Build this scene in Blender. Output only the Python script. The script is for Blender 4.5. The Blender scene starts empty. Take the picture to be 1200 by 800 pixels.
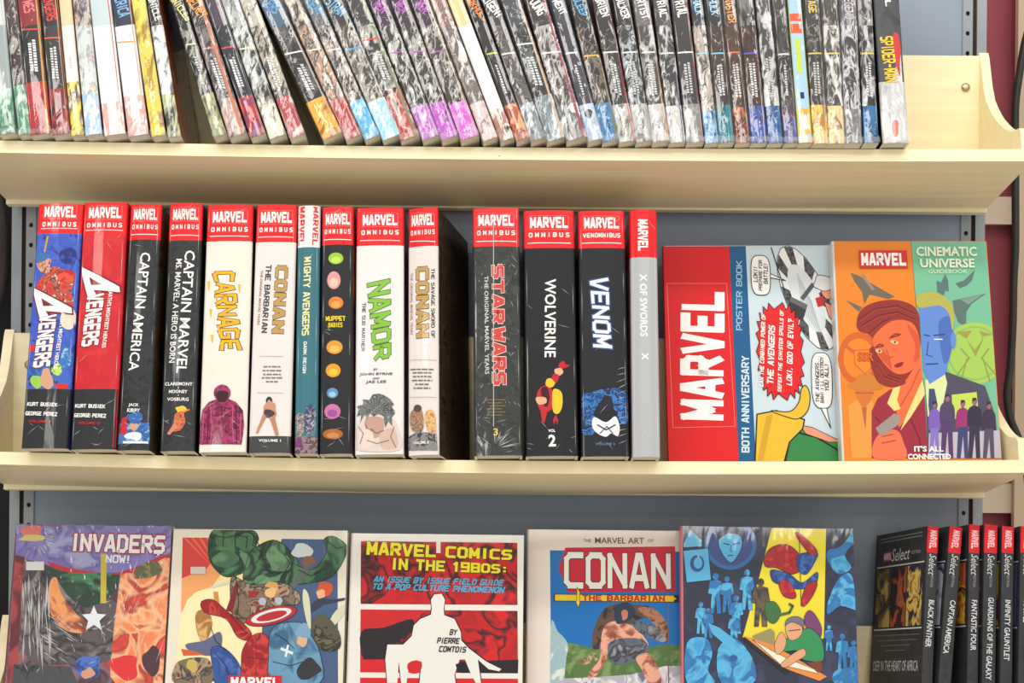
import bpy, math, random
from mathutils import Matrix, Vector
random.seed(7)
C = bpy.context.scene
COL = C.collection
R = math.radians

# ---------------------------------------------------------------- camera
F = 1863.0                       # focal length in pixels of the 1200 px wide frame
ROLL = R(0.5)
CAM = Vector((0, 0, 1.5))
cr, sr = math.cos(ROLL), math.sin(ROLL)
CR = Vector((cr, 0, sr)); CU = Vector((-sr, 0, cr)); CF = Vector((0, 1, 0))
cd = bpy.data.cameras.new('camera'); cam = bpy.data.objects.new('camera', cd); COL.objects.link(cam)
cd.sensor_width = 36; cd.lens = F / 1200 * 36; cd.clip_start = 0.05
cam.matrix_world = Matrix((( CR.x, CU.x, -CF.x, CAM.x), (CR.y, CU.y, -CF.y, CAM.y), (CR.z, CU.z, -CF.z, CAM.z), (0, 0, 0, 1)))
C.camera = cam

# ---------------------------------------------------------------- light
w = bpy.data.worlds.new('world'); C.world = w; w.use_nodes = True
w.node_tree.nodes['Background'].inputs[0].default_value = (1.0, 0.985, 0.955, 1)
w.node_tree.nodes['Background'].inputs[1].default_value = 0.80
def area(name, loc, target, sx, sy, watts, col=(1, 0.96, 0.90)):
    l = bpy.data.lights.new(name, 'AREA'); l.shape = 'RECTANGLE'; l.size = sx; l.size_y = sy; l.energy = watts; l.color = col
    o = bpy.data.objects.new(name, l); COL.objects.link(o); o.location = loc
    d = Vector(target) - Vector(loc); o.rotation_euler = d.to_track_quat('-Z', 'Y').to_euler()
    return o
area('ceiling_tube_light', (0.1, 0.70, 3.0), (0.1, 1.9, 1.6), 2.6, 0.16, 19)
area('ceiling_tube_light', (-0.2, -0.25, 3.1), (0, 1.9, 1.5), 2.6, 0.12, 13)
area('ceiling_tube_light', (0.4, -3.2, 3.1), (0, 1.9, 1.4), 2.4, 0.12, 16)
for x, y, e in ((-1.5, -1.7, 20), (2.3, -1.9, 9)):
    o = area('ceiling_tube_light', (x, y, 3.1), (0, 1.9, 1.5), .12, 2.6, e); o.rotation_euler = (0, 0, 0)
C.view_settings.view_transform = 'Standard'; C.view_settings.look = 'None'
C.view_settings.exposure = 0.02; C.view_settings.gamma = 1

# ---------------------------------------------------------------- materials
def lin(c):
    return tuple((v / 255 / 12.92) if v / 255 <= 0.04045 else ((v / 255 + 0.055) / 1.055) ** 2.4 for v in c) + (1,)
_m = {}
WRAP = {'matte': (0, .6, 0, 60), 'print': (.3, .45, .06, 30), 'gloss': (.28, .5, .08, 38), 'film': (.6, .45, .13, 55), 'wrap': (.9, .4, .36, 75), 'crinkle': (.9, .4, .6, 95)}
def mat(c, kind='print', art=None, scale=60, stretch=1.0):
    """plain print colour, or with art=[more colours] a blotchy inked print; kind sets the film over it"""
    key = (tuple(c), kind, tuple(art) if art else None, scale, stretch)
    if key in _m: return _m[key]
    m = bpy.data.materials.new('print_' + kind); m.use_nodes = True; nt = m.node_tree; b = nt.nodes['Principled BSDF']
    N = nt.nodes.new; L = nt.links.new
    coat, rough, bump, bs = WRAP[kind]
    b.inputs['Roughness'].default_value = rough
    b.inputs['Coat Weight'].default_value = coat; b.inputs['Specular IOR Level'].default_value = .18; b.inputs['Coat Roughness'].default_value =   .05 if kind != 'print' else .16
    geo = N('ShaderNodeNewGeometry')
    if art:
        mp = N('ShaderNodeMapping'); mp.inputs['Scale'].default_value = (1, 1, stretch); L(geo.outputs['Position'], mp.inputs['Vector'])
        n = N('ShaderNodeTexNoise'); n.inputs['Scale'].default_value = scale; n.inputs['Detail'].default_value = 2.5
        n.inputs['Roughness'].default_value = .55; n.inputs['Distortion'].default_value = .8; L(mp.outputs[0], n.inputs['Vector'])
        r = N('ShaderNodeValToRGB'); r.color_ramp.interpolation = 'LINEAR' if scale != 901 else 'CONSTANT'
        cols = [c] + list(art); k = len(cols)
        els = r.color_ramp.elements
        while len(els) < k: els.new(.5)
        for i, cc in enumerate(cols):
            els[i].position = 0 if i == 0 else .5 + (i - k / 2 + .5) * (.36 / k)
            els[i].color = lin(cc)
        L(n.outputs['Fac'], r.inputs['Fac']); L(r.outputs['Color'], b.inputs['Base Color'])
    else:
        b.inputs['Base Color'].default_value = lin(c)
    if bump:
        mp = N('ShaderNodeMapping'); mp.inputs['Scale'].default_value = (1.8, 1, .5); mp.inputs['Rotation'].default_value = (0, R(28), 0)
        L(geo.outputs['Position'], mp.inputs['Vector'])
        n = N('ShaderNodeTexNoise'); n.noise_type = 'RIDGED_MULTIFRACTAL' if kind in ('film', 'wrap', 'crinkle') else 'FBM'
        n.inputs['Scale'].default_value = bs; n.inputs['Detail'].default_value = 2.5; n.inputs['Distortion'].default_value = .7
        L(mp.outputs[0], n.inputs['Vector'])
        bp = N('ShaderNodeBump'); bp.inputs['Strength'].default_value = bump; bp.inputs['Distance'].default_value = .0011
        L(n.outputs['Fac'], bp.inputs['Height']); L(bp.outputs[0], b.inputs['Coat Normal'])
    _m[key] = m; return m
def wood(name, c1, c2, rough=.5):
    m = bpy.data.materials.new(name); m.use_nodes = True; nt = m.node_tree; b = nt.nodes['Principled BSDF']; N = nt.nodes.new; L = nt.links.new
    b.inputs['Roughness'].default_value = rough; b.inputs['Coat Weight'].default_value = .15
    geo = N('ShaderNodeNewGeometry'); mp = N('ShaderNodeMapping'); mp.inputs['Scale'].default_value = (1.5, 30, 30); L(geo.outputs['Position'], mp.inputs['Vector'])
    n = N('ShaderNodeTexNoise'); n.inputs['Scale'].default_value = 3; n.inputs['Detail'].default_value = 6; L(mp.outputs[0], n.inputs['Vector'])
    r = N('ShaderNodeValToRGB'); r.color_ramp.elements[0].color = lin(c1); r.color_ramp.elements[1].color = lin(c2)
    r.color_ramp.elements[0].position = .3; r.color_ramp.elements[1].position = .7
    L(n.outputs['Fac'], r.inputs['Fac'])
    v = N('ShaderNodeTexVoronoi'); v.inputs['Scale'].default_value = 7; mp2 = N('ShaderNodeMapping'); mp2.inputs['Scale'].default_value = (1, 2.2, 2.2); L(geo.outputs['Position'], mp2.inputs['Vector']); L(mp2.outputs[0], v.inputs['Vector'])
    k = N('ShaderNodeMath'); k.operation = 'LESS_THAN'; k.inputs[1].default_value = .02; L(v.outputs['Distance'], k.inputs[0])
    mx = N('ShaderNodeMix'); mx.data_type = 'RGBA'; L(k.outputs[0], mx.inputs[0]); L(r.outputs['Color'], mx.inputs[6]); mx.inputs[7].default_value = lin((96, 74, 40))
    L(mx.outputs[2], b.inputs['Base Color'])
    bp = N('ShaderNodeBump'); bp.inputs['Strength'].default_value = .15; bp.inputs['Distance'].default_value = .0005; L(n.outputs['Fac'], bp.inputs['Height']); L(bp.outputs[0], b.inputs['Normal'])
    return m
def paint(name, c, c2, scale=8, rough=.5, metallic=0):
    m = bpy.data.materials.new(name); m.use_nodes = True; nt = m.node_tree; b = nt.nodes['Principled BSDF']; N = nt.nodes.new; L = nt.links.new
    b.inputs['Roughness'].default_value = rough; b.inputs['Metallic'].default_value = metallic
    geo = N('ShaderNodeNewGeometry'); n = N('ShaderNodeTexNoise'); n.inputs['Scale'].default_value = scale; n.inputs['Detail'].default_value = 5; L(geo.outputs['Position'], n.inputs['Vector'])
    r = N('ShaderNodeValToRGB'); r.color_ramp.elements[0].color = lin(c); r.color_ramp.elements[1].color = lin(c2); r.color_ramp.elements[0].position = .35; r.color_ramp.elements[1].position = .65
    L(n.outputs['Fac'], r.inputs['Fac']); L(r.outputs['Color'], b.inputs['Base Color'])
    return m
WOOD = wood('birch_plywood', (242, 227, 180), (251, 238, 198))
PANEL = paint('grey_blue_enamel', (134, 147, 164), (142, 154, 170), 5, .42)
STEEL = paint('grey_enamel_steel', (142, 148, 154), (152, 158, 162), 12, .4)
DARK = paint('dark_recess', (46, 32, 16), (56, 40, 22), 6, .8)
PAGES = mat((232, 224, 204), 'matte', [(205, 196, 172), (240, 232, 214)], 900, .02)

# ---------------------------------------------------------------- objects
def tag(o, label=None, cat=None, group=None, kind=None):
    if label: o['label'] = label
    if cat: o['category'] = cat
    if group: o['group'] = group
    if kind: o['kind'] = kind
    return o
def empty(name, M):
    o = bpy.data.objects.new(name, None); COL.objects.link(o); o.empty_display_size = .02; o.matrix_world = M; return o
class MB:
    def __init__(s): s.v = []; s.f = []; s.i = []; s.m = []; s.sm = []
    def mi(s, m):
        if m not in s.m: s.m.append(m)
        return s.m.index(m)
    def face(s, pts, m, smooth=False):
        n = len(s.v); s.v += [tuple(p) for p in pts]; s.f.append(tuple(range(n, n + len(pts)))); s.i.append(s.mi(m)); s.sm.append(smooth)
    def add(s, verts, faces, m, smooth=False):
        n = len(s.v); s.v += [tuple(p) for p in verts]; k = s.mi(m)
        for f in faces: s.f.append(tuple(a + n for a in f)); s.i.append(k); s.sm.append(smooth)
    def box(s, x0, x1, y0, y1, z0, z1, m):
        v = [(x, y, z) for x in (x0, x1) for y in (y0, y1) for z in (z0, z1)]
        s.add(v, [(0, 1, 3, 2), (4, 6, 7, 5), (0, 4, 5, 1), (2, 3, 7, 6), (0, 2, 6, 4), (1, 5, 7, 3)], m)
    def build(s, name, parent=None):
        me = bpy.data.meshes.new(name); me.from_pydata(s.v, [], s.f)
        for m in s.m: me.materials.append(m)
        me.polygons.foreach_set('material_index', s.i); me.polygons.foreach_set('use_smooth', s.sm); me.update()
        o = bpy.data.objects.new(name, me); COL.objects.link(o); o.parent = parent; return o
def tube(mb, pts, r, m, n=10):
    """round bar along pts"""
    rings = []
    for i, p in enumerate(pts):
        p = Vector(p); d = (Vector(pts[min(i + 1, len(pts) - 1)]) - Vector(pts[max(i - 1, 0)])).normalized()
        a = d.orthogonal().normalized() if i == 0 else (pa - d * pa.dot(d)).normalized()
        pa = a; b = d.cross(a)
        rings.append([p + (a * math.cos(t) + b * math.sin(t)) * r for t in [k * 2 * math.pi / n for k in range(n)]])
    v = [q for rg in rings for q in rg]; f = []
    for i in range(len(rings) - 1):
        for k in range(n): f.append((i * n + k, i * n + (k + 1) % n, (i + 1) * n + (k + 1) % n, (i + 1) * n + k))
    f.append(tuple(range(n))[::-1]); f.append(tuple(range((len(rings) - 1) * n, len(rings) * n)))
    mb.add(v, f, m, True)

# ---------------------------------------------------------------- shelving geometry
TILT = R(13); DFRONT = 1.8; DEEP = 0.18; THK = 0.0145
def ray(px, py): return CF + CR * ((px - 600) / F) + CU * ((400 - py) / F)
SHZ = [CAM.z + (400 - 170.5) / F * DFRONT, CAM.z + (400 - 535.5) / F * DFRONT, CAM.z + (400 - 901) / F * DFRONT]
SAG = [.0035, .006, .006]
def shelf_matrix(k): return Matrix.Translation((0, DFRONT, SHZ[k])) @ Matrix.Rotation(-TILT, 4, 'X')
SM = [shelf_matrix(k) for k in range(3)]
XL, XR = -.627, .586
def sag(k, u):
    t = (u - (XL + XR) / 2) / ((XR - XL) / 2); return SAG[k] * (t * t - 1) + SAG[k] * .35
def on_plane(M, px, py):
    """where the sight line through a photo point meets the plane y = 0 of frame M: local (x, z)"""
    I = M.inverted(); o = I @ CAM; d = I.to_3x3() @ ray(px, py); t = -o.y / d.y; p = o + d * t; return p.x, p.z
# ---------------------------------------------------------------- the setting behind the shelves
BACKY = DFRONT + DEEP * math.cos(TILT) + .022
def at(px, py, Y): return CAM + ray(px, py) * (Y / 1.0)
def setting():
    floor = MB(); floor.box(-3, 3, -3.5, 3.5, -.1, 0, paint('grey_vinyl_floor', (206, 200, 190), (216, 211, 202), 3, .5)); tag(floor.build('floor'), kind='structure')
    maroon = paint('maroon_wall_paint', (150, 62, 72), (158, 68, 78), 4, .6)
    cream = paint('cream_board_paint', (205, 186, 160), (214, 196, 170), 4, .6)
    wall = MB(); wall.box(-3, 3, 2.62, 2.72, 0, 3.2, maroon); tag(wall.build('wall_back'), kind='structure')
    for y0, y1, n in ((231, 263, 'trim_1'), (566, 600, 'trim_2')):
        a, b = at(1160, y0, 2.6).z, at(1160, y1, 2.6).z
        t = MB(); t.box(.5, 3, 2.59, 2.62, b, a, cream); tag(t.build(n), kind='structure')
    x = at(1191, 300, 2.575).x
    t = MB(); t.box(x, x + .5, 2.575, 2.59, 0, 3.2, paint('tan_column_paint', (196, 172, 140), (206, 184, 152), 5, .6)); tag(t.build('wall_right'), kind='structure')
    # black backdrop on the left: the dark side of the next unit
    x = at(12, 400, 2.06).x
    t = MB(); t.box(x - .9, x, 2.06, 2.12, 0, 2.3, paint('black_board', (14, 12, 12), (20, 18, 17), 6, .85))
    o = t.build('display_panel'); tag(o, 'black panel of the next unit at the far left edge', 'panel')
    # hanging bag at the left edge
    c = at(-14, 293, 2.0); m = MB(); ring = []
    for i in range(9):
        z = c.z + .075 * math.cos(math.pi * i / 8); r = math.sin(math.pi * (.06 + .88 * i / 8)) ** .7
        ring.append([(c.x + .026 * r * math.cos(a), c.y + .016 * r * math.sin(a), z) for a in [k * math.pi / 6 for k in range(12)]])
    v = [p for q in ring for p in q]; f = [(i * 12 + k, i * 12 + (k + 1) % 12, (i + 1) * 12 + (k + 1) % 12, (i + 1) * 12 + k) for i in range(8) for k in range(12)]
    f += [tuple(range(12))[::-1], tuple(range(96, 108))]
    m.add([(x, y, z) for x, y, z in v], f, paint('dark_grey_cloth', (62, 58, 56), (74, 70, 66), 30, .8), True)
    tube(m, [(c.x, c.y, c.z + .07), (c.x, c.y + .02, c.z + .13), (c.x, c.y + .058, c.z + .16)], .003, DARK)
    tag(m.build('cloth_pouch'), 'dark grey rounded pouch hanging against the black panel, cut by the left edge', 'pouch')
    # cable at the right
    pts = [(1210, 20), (1201, 50), (1195, 85), (1190, 125), (1190, 180), (1190, 240), (1190, 290), (1188, 330), (1187, 380), (1184, 430), (1180, 462), (1184, 490), (1196, 520), (1204, 560), (1207, 640), (1207, 760), (1207, 900)]
    P = [at(a, b, 2.2) for a, b in pts]; S = []
    for i in range(len(P) - 1):
        p0, p1, p2, p3 = P[max(i - 1, 0)], P[i], P[i + 1], P[min(i + 2, len(P) - 1)]
        for t in (0, .25, .5, .75):
            S.append(.5 * ((2 * p1) + (-p0 + p2) * t + (2 * p0 - 5 * p1 + 4 * p2 - p3) * t * t + (-p0 + 3 * p1 - 3 * p2 + p3) * t ** 3))
    S.append(P[-1]); S.append(Vector((P[-1].x, P[-1].y, .006))); S.insert(0, Vector((P[0].x + .01, P[0].y, 2.9)))
    m = MB(); tube(m, S, .0052, paint('black_rubber', (34, 32, 24), (44, 42, 32), 20, .5), 12)
    tag(m.build('power_cable'), 'thick black cable hanging down in front of the maroon wall', 'cable')

def unit():
    u = tag(empty('shelving_unit', Matrix.Translation((0, BACKY, 0))), 'grey-blue metal gondola shelving back with slotted upright posts', 'shelving')
    xl = at(42, 300, BACKY).x; xr = at(1126, 300, BACKY).x
    m = MB(); m.box(xl - .004, xr + .004, .002, .012, .1, 2.25, PANEL); m.build('back_panel', u)
    m = MB(); m.box(xl - .03, xr + .03, -.2, .03, 0, .0985, STEEL); o = m.build('base_plinth'); o.location = (0, BACKY, 0); tag(o, 'grey steel plinth under the shelving, below the frame', 'plinth')
    for s, xe in ((-1, xl), (1, xr)):
        # slotted face, 12.5 mm wide, then a dark slit, then a plain flange
        x0, x1 = (xe - .0125, xe) if s < 0 else (xe, xe + .0125)
        m = MB(); P = .0251; zc = .16; cx = (x0 + x1) / 2; r = .0027
        while zc < 2.2:
            hw, hh = (x1 - x0) / 2, P / 2
            outer = [(-hw, -hh), (0, -hh), (hw, -hh), (hw, 0), (hw, hh), (0, hh), (-hw, hh), (-hw, 0)]
            inner = [(r * math.cos(a), r * 1.15 * math.sin(a)) for a in [R(225 + 45 * k) for k in range(8)]]
            v = [(cx + a, 0, zc + b) for a, b in outer] + [(cx + a, 0, zc + b) for a, b in inner] + [(cx + a, .003, zc + b) for a, b in inner]
            m.add(v, [(k, (k + 1) % 8, 8 + (k + 1) % 8, 8 + k) for k in range(8)] + [(8 + k, 8 + (k + 1) % 8, 16 + (k + 1) % 8, 16 + k) for k in range(8)], STEEL)
            zc += P
        up = m.build('upright_post', u)
        b = MB(); b.box(min(x0, x1) + .0005, max(x0, x1) + s * .0055 if s > 0 else x1 - .0005, .004, .02, .1, 2.25, DARK) if s > 0 else b.box(x0 - .0055, x1 - .0005, .004, .02, .1, 2.25, DARK)
        b.build('slot_channel', up)
        f0, f1 = (x0 - .018, x0 - .0055) if s < 0 else (x1 + .0055, x1 + .0175)
        b = MB(); b.box(f0, f1, 0, .022, .1, 2.25, STEEL); b.build('flange', up)
    return u

def shelf(k, label):
    t = tag(empty('wooden_display_shelf', SM[k]), label, 'shelf', 'tilted plywood display shelves')
    HB = .170
    m = MB(); N = 24
    for i in range(N):
        a, b = XL + (XR - XL) * i / N, XL + (XR - XL) * (i + 1) / N; sa, sb = sag(k, a), sag(k, b)
        v = [(a, 0, sa), (b, 0, sb), (b, DEEP, sb), (a, DEEP, sa), (a, 0, sa - THK), (b, 0, sb - THK), (b, DEEP, sb - THK), (a, DEEP, sa - THK)]
        fs = [(0, 1, 2, 3), (4, 7, 6, 5), (0, 4, 5, 1), (2, 6, 7, 3)]
        if i == 0: fs.append((0, 3, 7, 4))
        if i == N - 1: fs.append((1, 5, 6, 2))
        m.add(v, fs, WOOD)
    m.build('bottom_board', t)
    m = MB(); T_ = math.tan(TILT); yb = lambda z: DEEP - z * T_
    m.add([(x, yb(z) + dy - .010, z) for x in (XL, XR) for dy in (0, .011) for z in (-THK - .004, HB)], [(0, 1, 3, 2), (4, 6, 7, 5), (0, 4, 5, 1), (2, 3, 7, 6), (0, 2, 6, 4), (1, 5, 7, 3)], WOOD); m.build('back_board', t)
    # end panels with the concave scooped front
    prof = [(-.0005, -.004), (-.0005, .0235), (.004, .0275), (.016, .030), (.030, .0335), (.0425, .039), (.058, .048), (.0715, .058), (.084, .068), (.0945, .078), (.105, .090), (.117, .106), (.1235, .126), (.127, .150), (.129, .166), (.132, .1745), (DEEP + .001 - .1745 * math.tan(TILT), .1745), (DEEP + .001 + THK * math.tan(TILT), -THK + .002), (.06, -.006)]
    for x0, x1 in ((XL - .0005, XL + .011), (XR - .011, XR + .0005)):
        m = MB(); n = len(prof)
        v = [(x0, y, z) for y, z in prof] + [(x1, y, z) for y, z in prof]
        m.add(v, [tuple(range(n))[::-1] if False else tuple(range(n)), tuple(range(n, 2 * n))[::-1]] + [(i, i + n, (i + 1) % n + n, (i + 1) % n) for i in range(n)], WOOD)
        m.build('end_panel', t)
    SC = paint('nickel_screw', (180, 165, 130), (190, 176, 140), 40, .3, .8)
    for x in (XL + .03, XR - .028):
        m = MB(); n = 14; prev = None; rings = [(0, .0055), (-.0018, .005), (-.0028, .003)]
        v = [(x + r * math.cos(2 * math.pi * i / n), DEEP - .0105 - .132 * T_ + y, .132 + r * math.sin(2 * math.pi * i / n)) for y, r in rings for i in range(n)]
        f = [(j * n + i, j * n + (i + 1) % n, (j + 1) * n + (i + 1) % n, (j + 1) * n + i) for j in range(2) for i in range(n)] + [tuple(range(2 * n, 3 * n))]
        m.add(v, f, SC, True); tag(m.build('screw', t), 'round nickel screw head')
    return t
setting(); unit()
shelf(0, 'pale plywood top shelf with curved ends, packed with leaning paperbacks')
shelf(1, 'pale plywood middle shelf holding the thick red-topped hardcovers')
shelf(2, 'pale plywood bottom shelf under the face-out books, mostly below the frame')

# ---------------------------------------------------------------- lettering
GL = {
 'A': [[(0, 0), (1.6, 6), (2.4, 6), (4, 0)], [(.9, 1.6), (3.1, 1.6)]], 'B': [[(0, 0), (0, 6), (3.2, 6), (4, 5.2), (4, 3.6), (3.4, 3), (0, 3)], [(3.4, 3), (4, 2.4), (4, .8), (3.2, 0), (0, 0)]],
 'C': [[(4, 6), (.8, 6), (0, 5.2), (0, .8), (.8, 0), (4, 0)]], 'D': [[(0, 0), (0, 6), (2.8, 6), (4, 4.8), (4, 1.2), (2.8, 0), (0, 0)]],
 'E': [[(4, 6), (0, 6), (0, 0), (4, 0)], [(0, 3), (3.2, 3)]], 'F': [[(4, 6), (0, 6), (0, 0)], [(0, 3), (3.2, 3)]],
 'G': [[(4, 6), (.8, 6), (0, 5.2), (0, .8), (.8, 0), (4, 0), (4, 2.7), (2.5, 2.7)]], 'H': [[(0, 0), (0, 6)], [(4, 0), (4, 6)], [(0, 3), (4, 3)]],
 'I': [[(2, 0), (2, 6)]], 'J': [[(4, 6), (4, .8), (3.2, 0), (.8, 0), (0, .8), (0, 2)]], 'K': [[(0, 0), (0, 6)], [(0, 2.6), (4, 6)], [(1.2, 3.4), (4, 0)]],
 'L': [[(0, 6), (0, 0), (4, 0)]], 'M': [[(0, 0), (0, 6), (2, 1.6), (4, 6), (4, 0)]], 'N': [[(0, 0), (0, 6), (4, 0), (4, 6)]],
 'O': [[(.8, 0), (0, .8), (0, 5.2), (.8, 6), (3.2, 6), (4, 5.2), (4, .8), (3.2, 0), (.8, 0)]], 'P': [[(0, 0), (0, 6), (3.2, 6), (4, 5.2), (4, 3.4), (3.2, 2.6), (0, 2.6)]],
 'Q': [[(.8, 0), (0, .8), (0, 5.2), (.8, 6), (3.2, 6), (4, 5.2), (4, .8), (3.2, 0), (.8, 0)], [(2.4, 1.6), (4.2, -.4)]], 'R': [[(0, 0), (0, 6), (3.2, 6), (4, 5.2), (4, 3.5), (3.2, 2.8), (0, 2.8)], [(1.8, 2.8), (4, 0)]],
 'S': [[(4, 6), (.8, 6), (0, 5.2), (0, 3.8), (.8, 3), (3.2, 3), (4, 2.2), (4, .8), (3.2, 0), (0, 0)]], 'T': [[(0, 6), (4, 6)], [(2, 6), (2, 0)]],
 'U': [[(0, 6), (0, .8), (.8, 0), (3.2, 0), (4, .8), (4, 6)]], 'V': [[(0, 6), (1.7, 0), (2.3, 0), (4, 6)]], 'W': [[(-.3, 6), (.7, 0), (2, 4), (3.3, 0), (4.3, 6)]],
 'X': [[(0, 0), (4, 6)], [(0, 6), (4, 0)]], 'Y': [[(0, 6), (2, 3), (4, 6)], [(2, 3), (2, 0)]], 'Z': [[(0, 6), (4, 6), (0, 0), (4, 0)]],
 '0': [[(.8, 0), (0, .8), (0, 5.2), (.8, 6), (3.2, 6), (4, 5.2), (4, .8), (3.2, 0), (.8, 0)]], '1': [[(.8, 4.8), (2, 6), (2, 0)]], '8': [[(0, 0), (0, 6), (4, 6), (4, 0), (0, 0)], [(0, 3), (4, 3)]],
 '9': [[(4, 3), (0, 3), (0, 6), (4, 6), (4, 0), (0, 0)]], '3': [[(0, 6), (4, 6), (4, 0), (0, 0)], [(1, 3), (4, 3)]], '!': [[(2, 6), (2, 2.2)], [(2, .2), (2, 0)]], '-': [[(.6, 3), (3.4, 3)]], '.': [[(2, 0), (2, .2)]],
 ':': [[(2, 4.2), (2, 4)], [(2, 1.2), (2, 1)]], ' ': [], ',': [[(2, .4), (1.5, -.6)]], "'": [[(2, 6), (2, 5)]], '?': [[(0, 5), (0, 6), (4, 6), (4, 3.4), (2, 3.4), (2, 2.2)], [(2, .2), (2, 0)]]}
def block_glyphs(s, th, adv=None, gap=0):
    """heavy condensed capitals from strokes: verts and quads, box about 0..W x 0..1"""
    V = []; Fc = []; x = 0
    for ch in s:
        w = 2.4 if ch in "I1!:.,'" else 4
        dx = x - (.8 if w < 4 else 0)
        for st in GL.get(ch, GL['O']):
            for (ax, ay), (bx, by) in zip(st, st[1:]):
                L = math.hypot(bx - ax, by - ay) or 1; ux, uy = (bx - ax) / L, (by - ay) / L; h = th / 2; e = h * .8
                q = [(ax - ux * e - uy * h, ay - uy * e + ux * h), (bx + ux * e - uy * h, by + uy * e + ux * h), (bx + ux * e + uy * h, by + uy * e - ux * h), (ax - ux * e + uy * h, ay - uy * e - ux * h)]
                n = len(V); V += [(dx + a, min(6 + h, max(-h - (.6 if ch == ',' else 0), b))) for a, b in q]; Fc.append((n, n + 1, n + 2, n + 3))
        x += (w if ch != ' ' else 2) + (adv or th) + .55 + gap
    return V, Fc
_fc = {}
def font_glyphs(s, off):
    k = (s, off)
    if k not in _fc:
        cu = bpy.data.curves.new('lettering', 'FONT'); cu.body = s; cu.offset = off; cu.resolution_u = 2; cu.fill_mode = 'FRONT'
        o = bpy.data.objects.new('lettering', cu); me = o.to_mesh()
        _fc[k] = ([(v.co.x, v.co.y) for v in me.vertices], [tuple(p.vertices) for p in me.polygons]); o.to_mesh_clear()
        bpy.data.objects.remove(o); bpy.data.curves.remove(cu)
    return _fc[k]
EPS = .00003
def clip(poly, x, keep_left):
    out = []
    for i in range(len(poly)):
        a, b = poly[i - 1], poly[i]; ia, ib = (a[0] <= x) == keep_left, (b[0] <= x) == keep_left
        if ia != ib: t = (x - a[0]) / (b[0] - a[0]); out.append((x, a[1] + (b[1] - a[1]) * t))
        if ib: out.append(b)
    return out
class Book:
    def __init__(s, root, M, surf=None, crop=None): s.o = root; s.M = M; s.layer = 1; s.surf = surf or (lambda x: 0); s.crop = crop; s.knots = None; s.local = None; s.lim = None
    def px(s, a, b):
        if s.crop: a, b = s.crop[0] + a / s.crop[2], s.crop[1] + b / s.crop[2]
        return on_plane(s.M, a, b)
    def y(s, x, l): return s.surf(x) - EPS * l
    def put(s, mb, q, m, l):
        if s.lim:
            x0, x1, z0, z1 = s.lim
            if min(a for a, b in q) < x0 or max(a for a, b in q) > x1: q = clip(clip(q, x0, False), x1, True)
            if q and (min(b for a, b in q) < z0 or max(b for a, b in q) > z1): q = [(b, a) for a, b in clip(clip([(b, a) for a, b in q], z0, False), z1, True)]
            if len(q) < 3: return
        parts = [q]
        if s.knots:
            parts = []; rest = q
            for k in s.knots:
                if not rest or max(a for a, b in rest) <= k: break
                if min(a for a, b in rest) >= k: continue
                parts.append(clip(rest, k, True)); rest = clip(rest, k, False)
            parts.append(rest)
        for p in parts:
            if len(p) > 2: mb.face([(x, s.y(x, l), z) for x, z in p], m)
    def finish(s, mb, name):
        o = mb.build(name, s.o)
        if s.local is not None: o.matrix_basis = s.local
        return o
    def curved(s, W, bulge, r):
        n = 4; s.knots = [(-W / 2 + r) + (W - 2 * r) * k / n for k in range(n + 1)]; K = s.knots
        h = [0 if k in (0, n) else -bulge * (1 - (2 * K[k] / W) ** 2) for k in range(n + 1)]
        def f(x):
            if x <= K[0]: return (r - math.sqrt(max(r * r - min(K[0] - x, r) ** 2, 0)))
            if x >= K[-1]: return (r - math.sqrt(max(r * r - min(x - K[-1], r) ** 2, 0)))
            for k in range(n):
                if x <= K[k + 1]: t = (x - K[k]) / (K[k + 1] - K[k]); return h[k] * (1 - t) + h[k + 1] * t
            return 0
        s.surf = f; return s
    def text(s, body, cx, cy, w, h, color, rot=0, style='sans', th=1.3, off=.0, shear=0, outline=None, ol=.5, name='title_lettering', kind='print', scale_fn=None, gap=0):
        """lettering fitted to w x h photo pixels about (cx, cy); rot in degrees, clockwise positive"""
        X, Z = s.px(cx, cy); X2, Z2 = s.px(cx + 1, cy); k = math.hypot(X2 - X, Z2 - Z)
        mb = MB(); ca, sa = math.cos(-R(rot)), math.sin(-R(rot))
        def put(V, Fc, m, box, lay):
            x0, x1, y0, y1 = box; sx = w * k / (x1 - x0); sy = h * k / (y1 - y0); out = []
            for a, b in V:
                tx = (a - (x0 + x1) / 2) * sx; ty = (b - (y0 + y1) / 2) * sy
                if scale_fn: ty *= scale_fn((a - x0) / (x1 - x0))
                tx += ty * shear
                qx, qz = X + tx * ca - ty * sa, Z + tx * sa + ty * ca
                out.append((qx, qz))
            for j, f in enumerate(Fc): s.put(mb, [out[i] for i in f], m, lay + (.4 * (j % 5) if style == 'block' else 0))
        G = (lambda e: block_glyphs(body, th + e, th, gap)) if style == 'block' else (lambda e: font_glyphs(body, off + e * .06))
        V, Fc = G(0)
        if not V: return
        box = (min(a for a, b in V), max(a for a, b in V), min(b for a, b in V), max(b for a, b in V))
        if outline:
            V2, F2 = G(ol); put(V2, F2, mat(outline, kind), box, s.layer + .5)
        put(V, Fc, mat(color, kind), box, s.layer + (2.5 if outline else .5))
        s.layer += 4.5 if outline else 2.2
        return s.finish(mb, name)
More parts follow.
